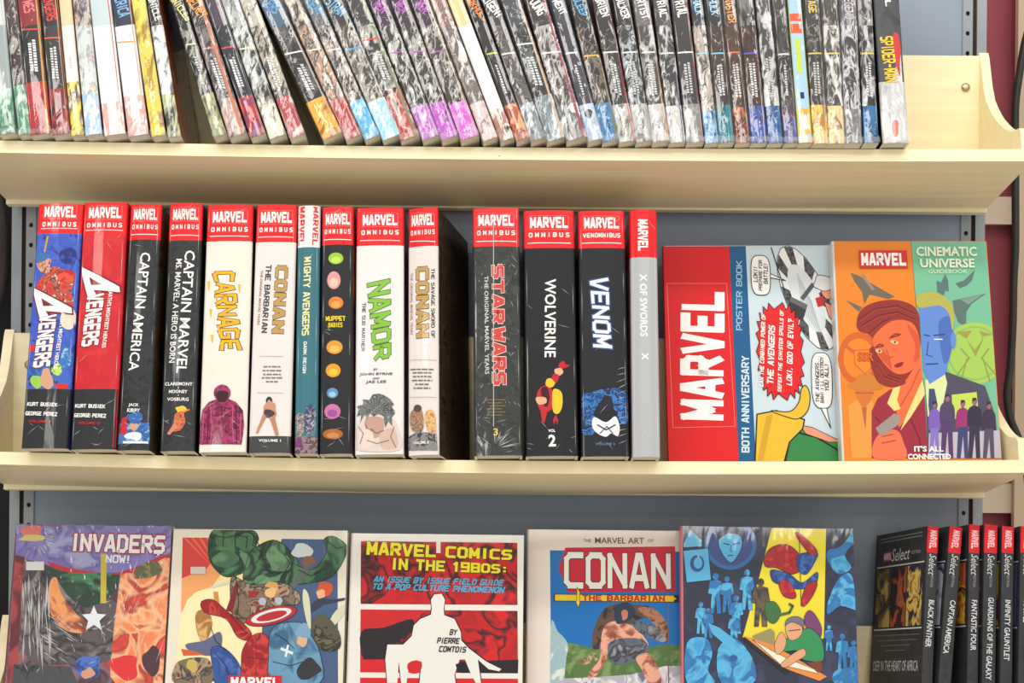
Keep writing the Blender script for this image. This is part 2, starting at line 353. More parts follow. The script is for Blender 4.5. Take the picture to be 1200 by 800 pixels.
class Art:
    """flat print on a cover: shapes in photo (or crop) points, later ones on top"""
    def __init__(s, book, kind='print'): s.b = book; s.mb = MB(); s.k = kind
    def smooth(s, pts, n=4):
        out = []; L = len(pts)
        for i in range(L):
            p0, p1, p2, p3 = pts[i - 1], pts[i], pts[(i + 1) % L], pts[(i + 2) % L]
            for j in range(n):
                t = j / n
                out.append(tuple(.5 * (2 * p1[a] + (-p0[a] + p2[a]) * t + (2 * p0[a] - 5 * p1[a] + 4 * p2[a] - p3[a]) * t * t + (-p0[a] + 3 * p1[a] - 3 * p2[a] + p3[a]) * t ** 3) for a in (0, 1)))
        return out
    def M(s, c):
        if isinstance(c, bpy.types.Material): return c
        return mat(c, s.k)
    def poly(s, c, pts, smooth=False, ink=None, iw=1.0):
        if smooth: pts = s.smooth(pts)
        q = [s.b.px(*p) for p in pts]; s.b.put(s.mb, q, s.M(c), s.b.layer); s.b.layer += .5
        if ink: s.line(ink, pts + [pts[0]], iw)
        return s
    def rect(s, c, x0, y0, x1, y1, **k): return s.poly(c, [(x0, y0), (x1, y0), (x1, y1), (x0, y1)], **k)
    def oval(s, c, cx, cy, rx, ry, rot=0, n=18, **k):
        a = R(rot); return s.poly(c, [(cx + rx * math.cos(t) * math.cos(a) - ry * math.sin(t) * math.sin(a), cy + rx * math.cos(t) * math.sin(a) + ry * math.sin(t) * math.cos(a)) for t in [2 * math.pi * i / n for i in range(n)]], **k)
    def blob(s, c, cx, cy, rx, ry, rot=0, n=9, j=.25, seed=0, **k):
        rn = random.Random(seed + int(cx * 7 + cy * 13)); a = R(rot); pts = []
        for i in range(n):
            t = 2 * math.pi * i / n; f = 1 + rn.uniform(-j, j)
            pts.append((cx + f * (rx * math.cos(t) * math.cos(a) - ry * math.sin(t) * math.sin(a)), cy + f * (rx * math.cos(t) * math.sin(a) + ry * math.sin(t) * math.cos(a))))
        return s.poly(c, pts, smooth=True, **k)
    def line(s, c, pts, w=1.0, smooth=False):
        if smooth:
            p2 = s.smooth(pts); pts = p2[:len(p2) - 4] + [pts[-1]]
        m = s.M(c)
        for (ax, ay), (bx, by) in zip(pts, pts[1:]):
            L = math.hypot(bx - ax, by - ay)
            if L < 1e-6: continue
            nx, ny = -(by - ay) / L * w / 2, (bx - ax) / L * w / 2; ex, ey = (bx - ax) / L * w * .3, (by - ay) / L * w * .3
            q = [s.b.px(*p) for p in ((ax - ex + nx, ay - ey + ny), (bx + ex + nx, by + ey + ny), (bx + ex - nx, by + ey - ny), (ax - ex - nx, ay - ey - ny))]
            s.b.put(s.mb, q, m, s.b.layer)
        s.b.layer += .5; return s
    def done(s, name='cover_artwork'):
        s.b.layer += 1; return s.b.finish(s.mb, name)

# ---------------------------------------------------------------- book bodies (spine towards -y, in local metres)
def shell(name, parent, W, H, D, t, r, secs, left=None, right=None, remap=None, bulge=0.0, pages=True, inset=.0012):
    """cover wrapped round the pages; secs = [(z_top, material)...] from the bottom; left / right override the boards"""
    def outer(o):
        p = [(-W / 2 + o, D)]; rr = max(r - o, .0002)
        for k in range(5):
            a = math.pi + math.pi / 2 * k / 4; p.append((-W / 2 + o + rr + rr * math.cos(a), o + rr + rr * math.sin(a)))
        n = 4
        for k in range(1, n): x = (-W / 2 + o + rr) + (W - 2 * o - 2 * rr) * k / n; p.append((x, o - bulge * (1 - (2 * x / W) ** 2)))
        for k in range(5):
            a = math.pi * 1.5 + math.pi / 2 * k / 4; p.append((W / 2 - o - rr + rr * math.cos(a), o + rr + rr * math.sin(a)))
        p.append((W / 2 - o, D)); return p
    A = outer(0); B = outer(t); n = len(A); mb = MB()
    rm = remap or (lambda x, y, z: (x, y, z)); z0 = 0
    for zt, m in secs:
        for i in range(n - 1):
            mm = left if (i == 0 and left) else right if (i == n - 2 and right) else m
            mb.face([rm(*A[i], z0), rm(*A[i + 1], z0), rm(*A[i + 1], zt), rm(*A[i], zt)], mm, 0 < i < n - 2)
            mb.face([rm(*B[i], z0), rm(*B[i], zt), rm(*B[i + 1], zt), rm(*B[i + 1], z0)], PAGES)
        mb.face([rm(*A[0], z0), rm(*A[0], zt), rm(*B[0], zt), rm(*B[0], z0)], secs[0][1]); mb.face([rm(*A[-1], z0), rm(*B[-1], z0), rm(*B[-1], zt), rm(*A[-1], zt)], secs[0][1])
        z0 = zt
    for z, s_ in ((0, 1), (H, -1)):
        for i in range(n - 1): mb.face([rm(*q, z) for q in (A[i], B[i], B[i + 1], A[i + 1])][::s_], PAGES if s_ > 0 else secs[-1][1])
    o = mb.build('cover', parent)
    if pages:
        e = .0002; x0, x1, y0, y1, z0, z1 = -W / 2 + t + e, W / 2 - t - e, t + max(r * .4, e) + .001, D - inset - e, inset, H - inset
        mb = MB(); v = [rm(x, y, z) for x in (x0, x1) for y in (y0, y1) for z in (z0, z1)]
        mb.add(v, [(0, 1, 3, 2), (4, 6, 7, 5), (0, 4, 5, 1), (2, 3, 7, 6), (0, 2, 6, 4), (1, 5, 7, 3)], PAGES)
        mb.build('page_block', parent)
    return o
def spine_frame(k, w, TL, TR, BR, BL, H, D, yaw=0, lift=.0004, narrow=.0006):
    """stand a spine-out book on shelf k so that its spine covers the given photo quad; returns frame, width, height"""
    S = SM[k] @ Matrix.Translation((0, w, 0)); q = [on_plane(S, *p) for p in (TL, TR, BR, BL)]
    tx, tz = (q[0][0] + q[1][0]) / 2, (q[0][1] + q[1][1]) / 2; bx, bz = (q[2][0] + q[3][0]) / 2, (q[2][1] + q[3][1]) / 2
    th = math.atan2(tx - bx, tz - bz)
    W = ((q[1][0] - q[0][0]) + (q[2][0] - q[3][0])) / 2 * math.cos(th) / math.cos(yaw) - narrow
    if H is None: H = math.hypot(tx - bx, tz - bz)
    v = sag(k, bx) + W / 2 * abs(math.sin(th)) + lift
    M = S @ Matrix.Translation((bx + (v - bz) * math.tan(th), 0, v)) @ Matrix.Rotation(th, 4, 'Y') @ Matrix.Rotation(yaw, 4, 'Z')
    return M, W, H

CREASE = bpy.data.materials.new('film_crease'); CREASE.use_nodes = True
_nt = CREASE.node_tree; _nt.nodes.clear(); _o = _nt.nodes.new('ShaderNodeOutputMaterial'); _mx = _nt.nodes.new('ShaderNodeMixShader'); _t = _nt.nodes.new('ShaderNodeBsdfTransparent'); _g = _nt.nodes.new('ShaderNodeBsdfPrincipled')
_g.inputs['Base Color'].default_value = (.86, .86, .84, 1); _g.inputs['Roughness'].default_value = .15; _mx.inputs[0].default_value = .5
_nt.links.new(_t.outputs[0], _mx.inputs[1]); _nt.links.new(_g.outputs[0], _mx.inputs[2]); _nt.links.new(_mx.outputs[0], _o.inputs[0])
def creases(bk, lines, name='film_creases'):
    """raised folds of the clear film: each (x0, z0, x1, z1, width) in local metres, a low ridge tapering to both ends"""
    mb = MB(); l = bk.layer + 3
    for x0, z0, x1, z1, w_ in lines:
        L = math.hypot(x1 - x0, z1 - z0)
        if L < .0008: continue
        nx, nz = -(z1 - z0) / L * w_ / 2, (x1 - x0) / L * w_ / 2; mx_, mz = (x0 + x1) / 2, (z0 + z1) / 2
        P = [(x0, z0), (mx_ + nx, mz + nz), (x1, z1), (mx_ - nx, mz - nz)]
        if bk.lim and any(not (bk.lim[0] <= a <= bk.lim[1] and bk.lim[2] <= b <= bk.lim[3]) for a, b in P): continue
        v = [(a, bk.y(a, l), b) for a, b in P] + [(mx_, bk.y(mx_, l) - w_ * .45, mz)]
        mb.add(v, [(0, 1, 4), (1, 2, 4), (2, 3, 4), (3, 0, 4)], CREASE)
    if mb.f: o = bk.finish(mb, name); o['kind'] = 'stuff'; return o
def px_lines(bk, ls):
    out = []
    for ax, ay, bx, by, w_ in ls: p, q = bk.px(ax, ay), bk.px(bx, by); out.append((p[0], p[1], q[0], q[1], w_ / 1035 * (1 / bk.crop[2] if bk.crop else 1)))
    return out
# ---------------------------------------------------------------- middle shelf: thick hardcovers
RED = (222, 34, 38); WHITE = (244, 242, 238); BLACK = (34, 34, 36); CHAR = (44, 45, 48); GREY = (110, 108, 106)
SKIN = (206, 156, 124)
g2 = 'thick hardcovers standing on the middle shelf'
def hardcover(label, quad, secs, hb=None, right=None, left=None, yaw=0, kind='gloss', header='OMNIBUS', bulge=.002, D=.15, rule=True, red=RED, w=-.028, r=.0035, t=.003, group=g2, cat='book', hcol=WHITE):
    """secs: [(photo y of the lower edge, colour)...] from the top down; the last runs to the bottom"""
    TL, TR, BR, BL = quad
    M, W, H = spine_frame(1, w, TL, TR, BR, BL, None, D, yaw)
    root = tag(empty('hardcover_book', M), label, cat, group)
    cut = []
    for y, c in secs:
        if y is None: z = 0
        else:
            f = (y - TL[1]) / (BL[1] - TL[1]); z = on_plane(M, (TL[0] + TR[0]) / 2 * (1 - f) + (BL[0] + BR[0]) / 2 * f, y)[1]
        cut.append((z, c))
    ss = []; top = H
    for z, c in cut: ss.insert(0, (top, c if isinstance(c, bpy.types.Material) else mat(c, kind))); top = z
    mm = lambda c: None if c is None else (c if isinstance(c, bpy.types.Material) else mat(c, kind))
    shell('hardcover', root, W, H, D, t, r, ss, mm(left), mm(right), None, bulge)
    bk = Book(root, M).curved(W, bulge, r); bk.lim = (-W / 2 + .0004, W / 2 - .0004, .0004, H - .0004)
    bk.W = W; bk.H = H; bk.quad = quad
    def mid(y, fx=.5):
        f = (y - TL[1]) / (BL[1] - TL[1]); a = TL[0] * (1 - f) + BL[0] * f; b = TR[0] * (1 - f) + BR[0] * f; return a + (b - a) * fx
    bk.mid = mid; bk.wd = (TR[0] - TL[0])
    if hb:
        top = (TL[1] + TR[1]) / 2; wd = bk.wd
        bk.text('MARVEL', mid(top + 15), top + 15, wd * .74, 13.5, hcol, 0, 'block', 1.75, name='publisher_lettering', kind=kind)
        if header:
            bk.text(header, mid(top + 29.5), top + 29.5, wd * .80, 5.6, hcol, 0, 'block', 1.5, gap=3 if len(header) < 9 else .6, name='series_lettering', kind=kind)
        a = Art(bk, kind)
        if rule: a.rect(hcol, mid(hb - 6, .08), hb - 6.4, mid(hb - 6, .92), hb - 5.6)
        y0, y1 = top + 7, top + 23
        for q in (((mid(y0, .12), y0), (mid(y0, .88), y0)), ((mid(y0, .88), y0), (mid(y1, .88), y1)), ((mid(y1, .88), y1), (mid(y1, .12), y1)), ((mid(y1, .12), y1), (mid(y0, .12), y0))): a.line((238, 120, 116), list(q), .5)
        a.done('header_rules')
    q = random.Random(int(TL[0])); ls = []
    for j in range(16):
        x, z, t, l = q.uniform(-W / 2, W / 2), q.choice((q.uniform(.003, .05), q.uniform(.003, .05), H - q.uniform(.004, .02), q.uniform(.05, H - .02))), q.uniform(.15, 1.0) * q.choice((-1, 1)), q.uniform(.006, .018)
        ls.append((x, z, x + l * math.cos(t), z + l * math.sin(t), q.uniform(.0004, .0007)))
    for s_ in (-1, 1):
        z = q.uniform(0, .05)
        while z < H - .03: l = q.uniform(.02, .06); x = s_ * (W / 2 - .0030); ls.append((x, z, x, z + l, .0006)); z += l + q.uniform(.005, .05)
    bk.layer += 60; creases(bk, ls); bk.layer -= 60
    return bk
def small_lines(bk, ys, cx, ws, c, h=1.5):
    a = Art(bk, 'gloss')
    for y, w_ in zip(ys, ws):
        x = cx - w_ / 2; rn = random.Random(int(y * 10))
        while x < cx + w_ / 2:
            l = rn.uniform(2.5, 7); a.rect(c, x, y - h / 2, min(x + l, cx + w_ / 2), y + h / 2); x += l + 1.1
    a.done('small_print')

def avengers(bk, crop, dx, dy, ink):
    """big slanted title running down the spine, first letter oversized; points in the given crop"""
    bk.crop = crop
    X = lambda pts: [(x + dx, y + dy) for x, y in pts]
    bk.layer += 1
    a = Art(bk, 'gloss')
    A0 = [(240, 232), (350, 290), (352, 306), (275, 300), (290, 325), (292, 332), (268, 322), (262, 336), (252, 300), (240, 252)]
    a.poly(ink, X([(237, 227), (356, 286), (356, 311), (282, 306), (298, 332), (292, 338), (270, 330), (262, 344), (249, 302), (236, 252)]))
    a.poly(WHITE, X(A0)); a.poly(ink, X([(262, 262), (300, 285), (268, 286)])); a.done('title_initial')
    bk.text('VENGERS', 273 + dx, 388 + dy, 158, 50, WHITE, 94, 'block', 1.7, shear=-.18, outline=ink, ol=.7, kind='gloss')
    bk.text("EARTH'S MIGHTIEST HEROES", 316 + dx, 384 + dy, 176, 12, WHITE, 90 + 4, 'sans', off=.02, shear=-.2, kind='gloss', name='subtitle_lettering')
    bk.crop = None
BLUEART = mat((52, 74, 168), 'gloss', [(62, 88, 184), (70, 100, 196), (44, 60, 140)], 70)
# 1 blue
b = hardcover('leftmost hardcover, blue illustrated spine with slanted white title and dark grey foot', ((47, 233), (97, 234), (81, 522), (23, 517)), [(274, RED), (456, BLUEART), (None, (40, 40, 43))], 274, right=(60, 60, 130), hcol=WHITE)
b.crop = (20, 230, 5); a = Art(b, 'gloss')
a.poly((196, 160, 60), [(176, 235), (188, 235), (168, 330), (158, 326)])
a.blob(mat((150, 50, 44), 'gloss', [(196, 54, 46), (214, 90, 70), (70, 30, 40), (232, 190, 160)], 140), 235, 560, 110, 120, 0, 11)
a.blob(mat((190, 128, 104), 'gloss', [(214, 160, 136), (120, 60, 50)], 220), 160, 410, 46, 50)
a.blob((58, 110, 170), 150, 355, 48, 26); a.blob(mat((206, 50, 40), 'gloss', [(170, 36, 36), (226, 80, 60)], 100), 285, 470, 55, 40, 20)
a.blob(mat((40, 60, 140), 'gloss', [(30, 44, 110), (60, 84, 170)], 160), 305, 350, 50, 50); a.blob((222, 208, 190), 310, 715, 46, 60)
a.done(); b.crop = (15, 370, 5); a = Art(b, 'gloss')
a.blob(mat((40, 60, 130), 'gloss', [(60, 110, 180), (30, 40, 90)], 120), 200, 340, 118, 78, -10)
a.blob((206, 50, 44), 110, 190, 20, 40, 60); a.blob(mat((70, 150, 200), 'gloss', [(50, 110, 180), (150, 200, 220)], 150), 310, 250, 34, 80, 8)
a.blob((60, 100, 190), 300, 370, 42, 52, 0); a.blob(mat((150, 200, 70), 'gloss', [(190, 220, 110), (90, 140, 60)], 300), 262, 318, 32, 36); a.blob((150, 196, 80), 138, 385, 34, 40)
a.blob((44, 84, 160), 140, 312, 30, 30); a.blob(SKIN, 205, 370, 38, 50, 0, 9, .3); a.blob((206, 44, 40), 285, 412, 42, 16)
a.done('lower_artwork')
avengers(b, (0, 220, 2.5), -140, 62, (120, 40, 40)); b.crop = None
b.text('KURT BUSIEK', 50, 474, 36, 4.6, WHITE, 2, 'block', 1.6, kind='gloss', name='author_lettering'); b.text('GEORGE PEREZ', 49, 485, 38, 4.6, WHITE, 2, 'block', 1.6, kind='gloss', name='author_lettering')
b.text('VOLUME 1', 47, 494, 26, 2.8, (190, 40, 40), 2, 'block', 1.4, kind='gloss', name='volume_lettering')
# 2 red
REDART = mat((186, 30, 38), 'gloss', [(196, 36, 44), (206, 46, 52)], 40)
b = hardcover('all-red hardcover with slanted white title, second from the left', ((98.5, 234), (150, 235), (136, 525), (82, 522)), [(276, RED), (456, REDART), (None, (42, 42, 45))], 276, right=(200, 30, 40))
a = Art(b, 'gloss'); a.poly(REDART, [(146, 280), (149, 280), (136, 524), (132, 524)]); a.done('edge_strip')
avengers(b, (0, 220, 2.5), 0, 0, (130, 24, 30))
b.text('KURT BUSIEK', 106, 476, 36, 4.6, WHITE, 2, 'block', 1.6, kind='gloss', name='author_lettering'); b.text('GEORGE PEREZ', 106, 487, 38, 4.6, WHITE, 2, 'block', 1.6, kind='gloss', name='author_lettering')
b.text('VOLUME 2', 105, 496, 26, 2.8, (190, 40, 40), 2, 'block', 1.4, kind='gloss', name='volume_lettering')
# 3
SLATE = mat((38, 40, 42), 'gloss', [(44, 46, 48), (52, 54, 56), (38, 38, 40)], 90)
b = hardcover('grey-black hardcover with one line of white capitals and blue foot picture, third from left', ((153, 236), (190, 237), (176, 525), (137, 524)), [(281, RED), (None, SLATE)], 281, right=mat((40, 44, 40), 'gloss', [(60, 70, 50), (100, 60, 30), (30, 30, 30)], 20))
b.text('CAPTAIN AMERICA', 164, 365, 143, 12, WHITE, 93, off=.012, kind='gloss')
b.text('JACK', 157, 475, 12, 4.5, WHITE, 2, off=.02, kind='gloss', name='author_lettering'); b.text('KIRBY', 157, 481, 15, 4.5, WHITE, 2, off=.02, kind='gloss', name='author_lettering')
b.crop = (15, 370, 5); a = Art(b, 'gloss')
a.poly(mat((60, 130, 190), 'gloss', [(40, 90, 160), (120, 180, 220)], 150), [(620, 630), (800, 625), (800, 750), (612, 750)]); a.poly((196, 40, 40), [(640, 600), (672, 590), (670, 740), (620, 745)]); a.blob((50, 100, 170), 716, 600, 44, 40); a.blob(SKIN, 710, 652, 26, 24); a.blob((60, 110, 180), 640, 720, 30, 30)
a.blob((232, 236, 240), 710, 705, 46, 22, 0, 10, .5); a.line(WHITE, [(650, 742), (790, 742)], 12); a.done(); b.crop = None
# 4
b = hardcover('grey-black hardcover with two lines of white capitals above a small orange figure', ((198.5, 236), (238, 237), (228, 527), (187, 526)), [(282, RED), (None, SLATE)], 282, right=(30, 30, 32))
b.text('CAPTAIN MARVEL', 218, 365, 148, 12, WHITE, 92, off=.012, kind='gloss'); b.text('MS. MARVEL: A HERO IS BORN', 206, 364, 125, 7, WHITE, 92, off=.008, kind='gloss', name='subtitle_lettering')
for s_, y in (('CLAREMONT', 450), ('MOONEY', 459), ('VOSBURG', 468)): b.text(s_, 209.5 - (y - 450) * .04, y, len(s_) * 3.6, 4, WHITE, 1, off=.02, kind='gloss', name='author_lettering')
a = Art(b, 'gloss'); a.oval(WHITE, 209.5, 454.5, .6, .6); a.oval(WHITE, 209.5, 463.5, .6, .6)
a.blob((226, 190, 60), 213, 480, 6, 5); a.blob(mat((196, 90, 50), 'gloss', [(220, 120, 70), (150, 50, 40), (230, 170, 130)], 200), 210, 493, 7, 13, 22); a.poly((206, 130, 100), [(205, 496), (209, 500), (199, 510), (196, 508)]); a.line((206, 110, 70), [(214, 484), (222, 480)], 2); a.done()
# 5
CREAM = (228, 222, 210)
b = hardcover('cream hardcover with dripping yellow title and crimson figure at its foot', ((243, 239), (297, 240), (289, 529), (232, 528)), [(283, RED), (None, CREAM)], 283, right=(60, 30, 30), left=(120, 30, 30))
b.crop = (140, 220, 2.5)
b.text('CARNAGE', 316, 360, 240, 62, (240, 176, 36), 83, 'block', 1.35, outline=(60, 40, 20), ol=.55, shear=.1, kind='gloss', scale_fn=lambda t: .78 + .3 * abs(math.cos(t * 9)))
a = Art(b, 'gloss')
for x, y, l in ((262, 290, 24), (285, 330, 22), (268, 372, 16), (292, 420, 22), (272, 448, 14), (300, 470, 12), (352, 300, 18)): a.poly((240, 176, 36), [(x - 4, y - 16), (x + 4, y - 16), (x + 1, y + l * .5), (x - 1, y + l * .5)])
a.done('title_drips'); a = Art(b, 'gloss')
CR_ = mat((150, 40, 84), 'gloss', [(120, 28, 60), (176, 60, 110), (90, 20, 50)], 130)
a.poly(CR_, [(232, 752), (236, 690), (242, 652), (262, 628), (290, 618), (318, 618), (342, 628), (362, 652), (366, 700), (358, 752)], smooth=False); a.oval(CR_, 302, 602, 25, 25); a.poly((60, 16, 30), [(286, 598), (318, 598), (316, 622), (302, 630), (288, 622)], smooth=True)
for q_ in ([(262, 640), (258, 750)], [(342, 640), (344, 750)], [(280, 650), (300, 640), (326, 650)], [(278, 670), (300, 664), (328, 670)], [(300, 640), (302, 700)], [(240, 690), (256, 700)], [(350, 690), (362, 684)]): a.line((70, 16, 40), q_, 3)
for q_ in ([(268, 640), (272, 700), (268, 745)], [(334, 640), (332, 700), (336, 745)], [(246, 660), (244, 740)], [(356, 662), (354, 740)]): a.line((190, 90, 130), q_, 2.5)
a.done(); b.crop = None
# 6
TAN = (186, 148, 84)
b = hardcover('off-white hardcover with ochre title, thin rules and a dark grey foot band', ((300, 240), (349, 240), (340, 531), (291, 530)), [(284, RED), (511, (224, 217, 213)), (None, (62, 64, 64))], 284, right=(90, 50, 50))
b.crop = (285, 220, 2.5)
b.text('CONAN', 108, 328, 208, 36, TAN, 92, 'block', 1.9, outline=(50, 44, 40), ol=.5, kind='gloss'); b.text('THE BARBARIAN', 69, 326, 206, 17, (56, 54, 54), 92, 'block', 1.3, kind='gloss', name='subtitle_lettering')
b.text('THE ORIGINAL MARVEL YEARS', 50, 322, 165, 7, (150, 110, 90), 92, off=.01, kind='gloss', name='subtitle_lettering'); b.crop = None
small_lines(b, (430, 434.5, 439, 443, 447.5), 319, (20, 22, 21, 24, 14), (120, 110, 106))
b.crop = (290, 380, 5); a = Art(b, 'gloss'); a.line((150, 140, 136), [(68, 188), (210, 190)], 2); a.line((150, 140, 136), [(58, 402), (212, 404)], 2); a.done('thin_rule'); a = Art(b, 'gloss')
a.oval((54, 50, 50), 129, 448, 19, 22); a.oval(SKIN, 129, 456, 9, 11); a.blob((196, 140, 112), 132, 492, 38, 36, 0, 9, .1); a.poly((70, 60, 58), [(106, 500), (156, 512), (160, 548), (100, 540)], smooth=True)
a.poly((190, 130, 104), [(96, 520), (112, 545), (82, 600), (62, 640), (50, 636), (68, 592)]); a.poly((186, 126, 98), [(132, 545), (160, 540), (172, 590), (186, 650), (166, 652), (150, 600)]); a.line((196, 140, 112), [(160, 490), (168, 530), (135, 558)], 9); a.done()
b.text('VOLUME 1', 132, 682, 130, 16, WHITE, 1, off=.02, kind='gloss', name='volume_lettering'); b.crop = None
# 7
TEAL = (58, 112, 124)
b = hardcover('narrow teal hardcover with pale yellow title and white MARVEL-red top'.replace('MARVEL-red', 'and red lettered'), ((349.5, 241), (375, 241), (373, 531), (344, 531)), [(290, (226, 224, 222)), (511, TEAL), (None, mat((96, 70, 84), 'gloss', [(150, 130, 130), (60, 50, 80), (110, 80, 60)], 200))], None, right=(70, 90, 150))
b.crop = (300, 240, 5.717)
b.text('MARVEL', 400, 142, 270, 36, (214, 50, 50), 91, 'block', 1.7, kind='gloss', name='publisher_lettering'); b.text('MARVEL', 305, 142, 270, 44, (214, 50, 50), 91, 'block', 1.7, kind='gloss', name='publisher_lettering')
b.crop = (285, 220, 2.5); b.text('MIGHTY AVENGERS', 186, 318, 238, 21, (236, 230, 160), 91, 'block', 1.4, kind='gloss', shear=-.1); b.text('DARK REIGN', 181, 498, 95, 10, (230, 234, 234), 91, 'block', 1.4, kind='gloss', name='subtitle_lettering')
a = Art(b, 'gloss'); a.blob(mat((150, 140, 136), 'gloss', [(100, 90, 96), (190, 180, 170), (70, 60, 70)], 300), 166, 690, 14, 36); a.blob(mat((90, 96, 140), 'gloss', [(60, 60, 90), (170, 170, 180)], 300), 196, 680, 16, 40); a.blob((120, 60, 110), 160, 745, 12, 16); a.done(); b.crop = None
# 8
b = hardcover('black hardcover with a column of round coloured badges down the spine', ((377, 242), (415, 242), (412, 531), (374, 531)), [(287, RED), (None, (34, 36, 38))], 287, right=mat((240, 150, 40), 'gloss', [(90, 60, 110), (230, 120, 40)], 12))
b.crop = (285, 220, 2.5); a = Art(b, 'gloss')
for i, (x, y, rx, ry, c, c2) in enumerate(((272, 208, 22, 17, (150, 196, 50), (190, 220, 90)), (266, 272, 20, 26, (216, 150, 150), (230, 190, 170)), (272, 338, 22, 18, (220, 120, 50), (236, 160, 80)), (268, 468, 24, 20, (214, 150, 50), (232, 180, 80)), (264, 536, 22, 20, (226, 150, 40), (240, 190, 60)), (262, 602, 17, 15, (90, 140, 190), (150, 190, 220)), (262, 656, 24, 22, (196, 110, 160), (150, 80, 150)), (263, 722, 30, 15, (170, 96, 40), (200, 130, 70)))):
    a = Art(b, 'gloss'); a.oval(c, x, y, rx, ry); a.oval(c2, x, y + ry * .25, rx * .62, ry * .5); a.done('badge')
b.text('MUPPET', 271, 384, 58, 15, (236, 206, 50), 0, 'block', 1.6, kind='gloss', shear=-.05); b.text('BABIES', 271, 403, 42, 14, (236, 206, 50), 0, 'block', 1.5, kind='gloss'); b.crop = None
# 9
b = hardcover('white hardcover with tall lime green title and painted grey hair at its foot', ((418, 243), (473, 243), (474, 532), (415, 531)), [(288, RED), (None, (226, 222, 219))], 288, right=(130, 70, 110))
b.crop = (410, 220, 2.5)
b.text('NAMOR', 90, 388, 238, 62, (126, 186, 60), 87, 'block', 1.35, outline=(60, 66, 50), ol=.45, shear=-.15, kind='gloss', scale_fn=lambda t: 1.15 - .35 * t)
b.text('THE SUB MARINER', 40, 408, 145, 11, (60, 60, 60), 91, 'block', 1.3, kind='gloss', name='subtitle_lettering')
for s_, x, y, w_, h in (('BY', 76, 533, 12, 7), ('JOHN BYRNE', 77, 547, 96, 10), ('AND', 77, 559, 20, 6), ('JAE LEE', 77, 570, 60, 10)): b.text(s_, x, y, w_, h, (70, 68, 68), 0, off=.02, shear=.2, kind='gloss', name='author_lettering')
b.crop = (290, 380, 5); a = Art(b, 'gloss')
HAIR = mat((80, 84, 82), 'gloss', [(120, 122, 118), (54, 60, 60), (150, 150, 146)], 260)
a.poly((214, 200, 192), [(640, 600), (680, 540), (830, 540), (880, 600), (893, 735), (632, 735), (632, 640)], smooth=True)
a.poly((190, 150, 134), [(690, 560), (740, 540), (800, 560), (790, 640), (740, 670), (700, 630)], smooth=True); a.poly((226, 204, 192), [(655, 640), (720, 610), (740, 690), (680, 730)], smooth=True); a.poly((206, 176, 160), [(780, 640), (860, 610), (880, 720), (790, 730)], smooth=True)
a.poly(HAIR, [(652, 500), (640, 480), (680, 470), (676, 440), (715, 445), (735, 412), (770, 408), (800, 416), (838, 440), (860, 470), (846, 480), (866, 520), (848, 545), (850, 600), (826, 570), (810, 610), (796, 540), (770, 525), (740, 545), (720, 520), (700, 560), (690, 525), (660, 580), (668, 530), (640, 540)])
rh = random.Random(2)
for i in range(34):
    t = -2.9 + 2.7 * i / 33; l = rh.uniform(50, 105); x0, y0 = 762 + 28 * math.cos(t), 510 + 24 * math.sin(t); a.line([(60, 66, 68), (140, 142, 140), (96, 100, 100)][i % 3], [(x0, y0), (762 + l * math.cos(t + .1), 516 + l * math.sin(t + .1))], 2.6)
for q in ([(650, 600), (680, 640), (660, 700)], [(720, 620), (760, 640), (800, 622)], [(700, 680), (760, 700), (830, 680)], [(860, 600), (840, 660), (870, 720)], [(690, 580), (700, 610), (740, 620)]): a.line((120, 96, 86), q, 3.5, smooth=False)
a.done(); b.crop = None
# 10
DKART = mat((56, 42, 34), 'gloss', [(72, 54, 40), (44, 34, 30), (90, 70, 50), (36, 28, 26)], 50)
b = hardcover('pale hardcover with ochre title, turned so its dark brown cover shows at right', ((478, 243), (513, 243), (515, 532), (477, 532)), [(289, RED), (None, (222, 213, 207))], 289, right=DKART, yaw=R(-12))
b.crop = (410, 220, 2.5)
b.text('THE SAVAGE SWORD OF', 244, 338, 204, 10, (60, 54, 50), 90, 'block', 1.3, kind='gloss', name='subtitle_lettering'); b.text('CONAN', 214, 336, 210, 38, TAN, 90, 'block', 1.9, outline=(60, 50, 44), ol=.5, kind='gloss')
b.text('THE ORIGINAL MARVEL YEARS', 181, 340, 180, 8, (170, 120, 100), 90, off=.01, kind='gloss', name='subtitle_lettering'); b.crop = None
small_lines(b, (433, 437, 441.5, 446, 450.5, 455), 495, (28, 22, 22, 24, 16, 20), (110, 100, 96))
b.crop = (290, 380, 5); a = Art(b, 'gloss'); a.line((140, 130, 126), [(948, 210), (1110, 210)], 2); a.line((140, 130, 126), [(950, 428), (1108, 428)], 2); a.done('thin_rule'); a = Art(b, 'gloss')
BR_ = mat((130, 96, 80), 'gloss', [(170, 130, 100), (90, 64, 56), (200, 160, 120)], 300)
a.poly(BR_, [(950, 540), (975, 500), (1020, 500), (1036, 560), (1030, 620), (990, 630), (960, 610)], smooth=True); a.oval((80, 66, 60), 1000, 494, 24, 22); a.poly(mat((200, 160, 90), 'gloss', [(220, 180, 120), (170, 120, 70)], 300), [(1048, 520), (1075, 500), (1100, 530), (1105, 640), (1070, 640), (1046, 570)], smooth=True)
a.poly(mat((96, 92, 92), 'gloss', [(140, 136, 134), (60, 58, 60)], 200), [(942, 660), (1000, 630), (1110, 640), (1116, 738), (942, 738)]); a.done(); b.text('VOLUME 8', 1020, 694, 90, 16, WHITE, 0, off=.02, kind='gloss', name='volume_lettering'); b.crop = None
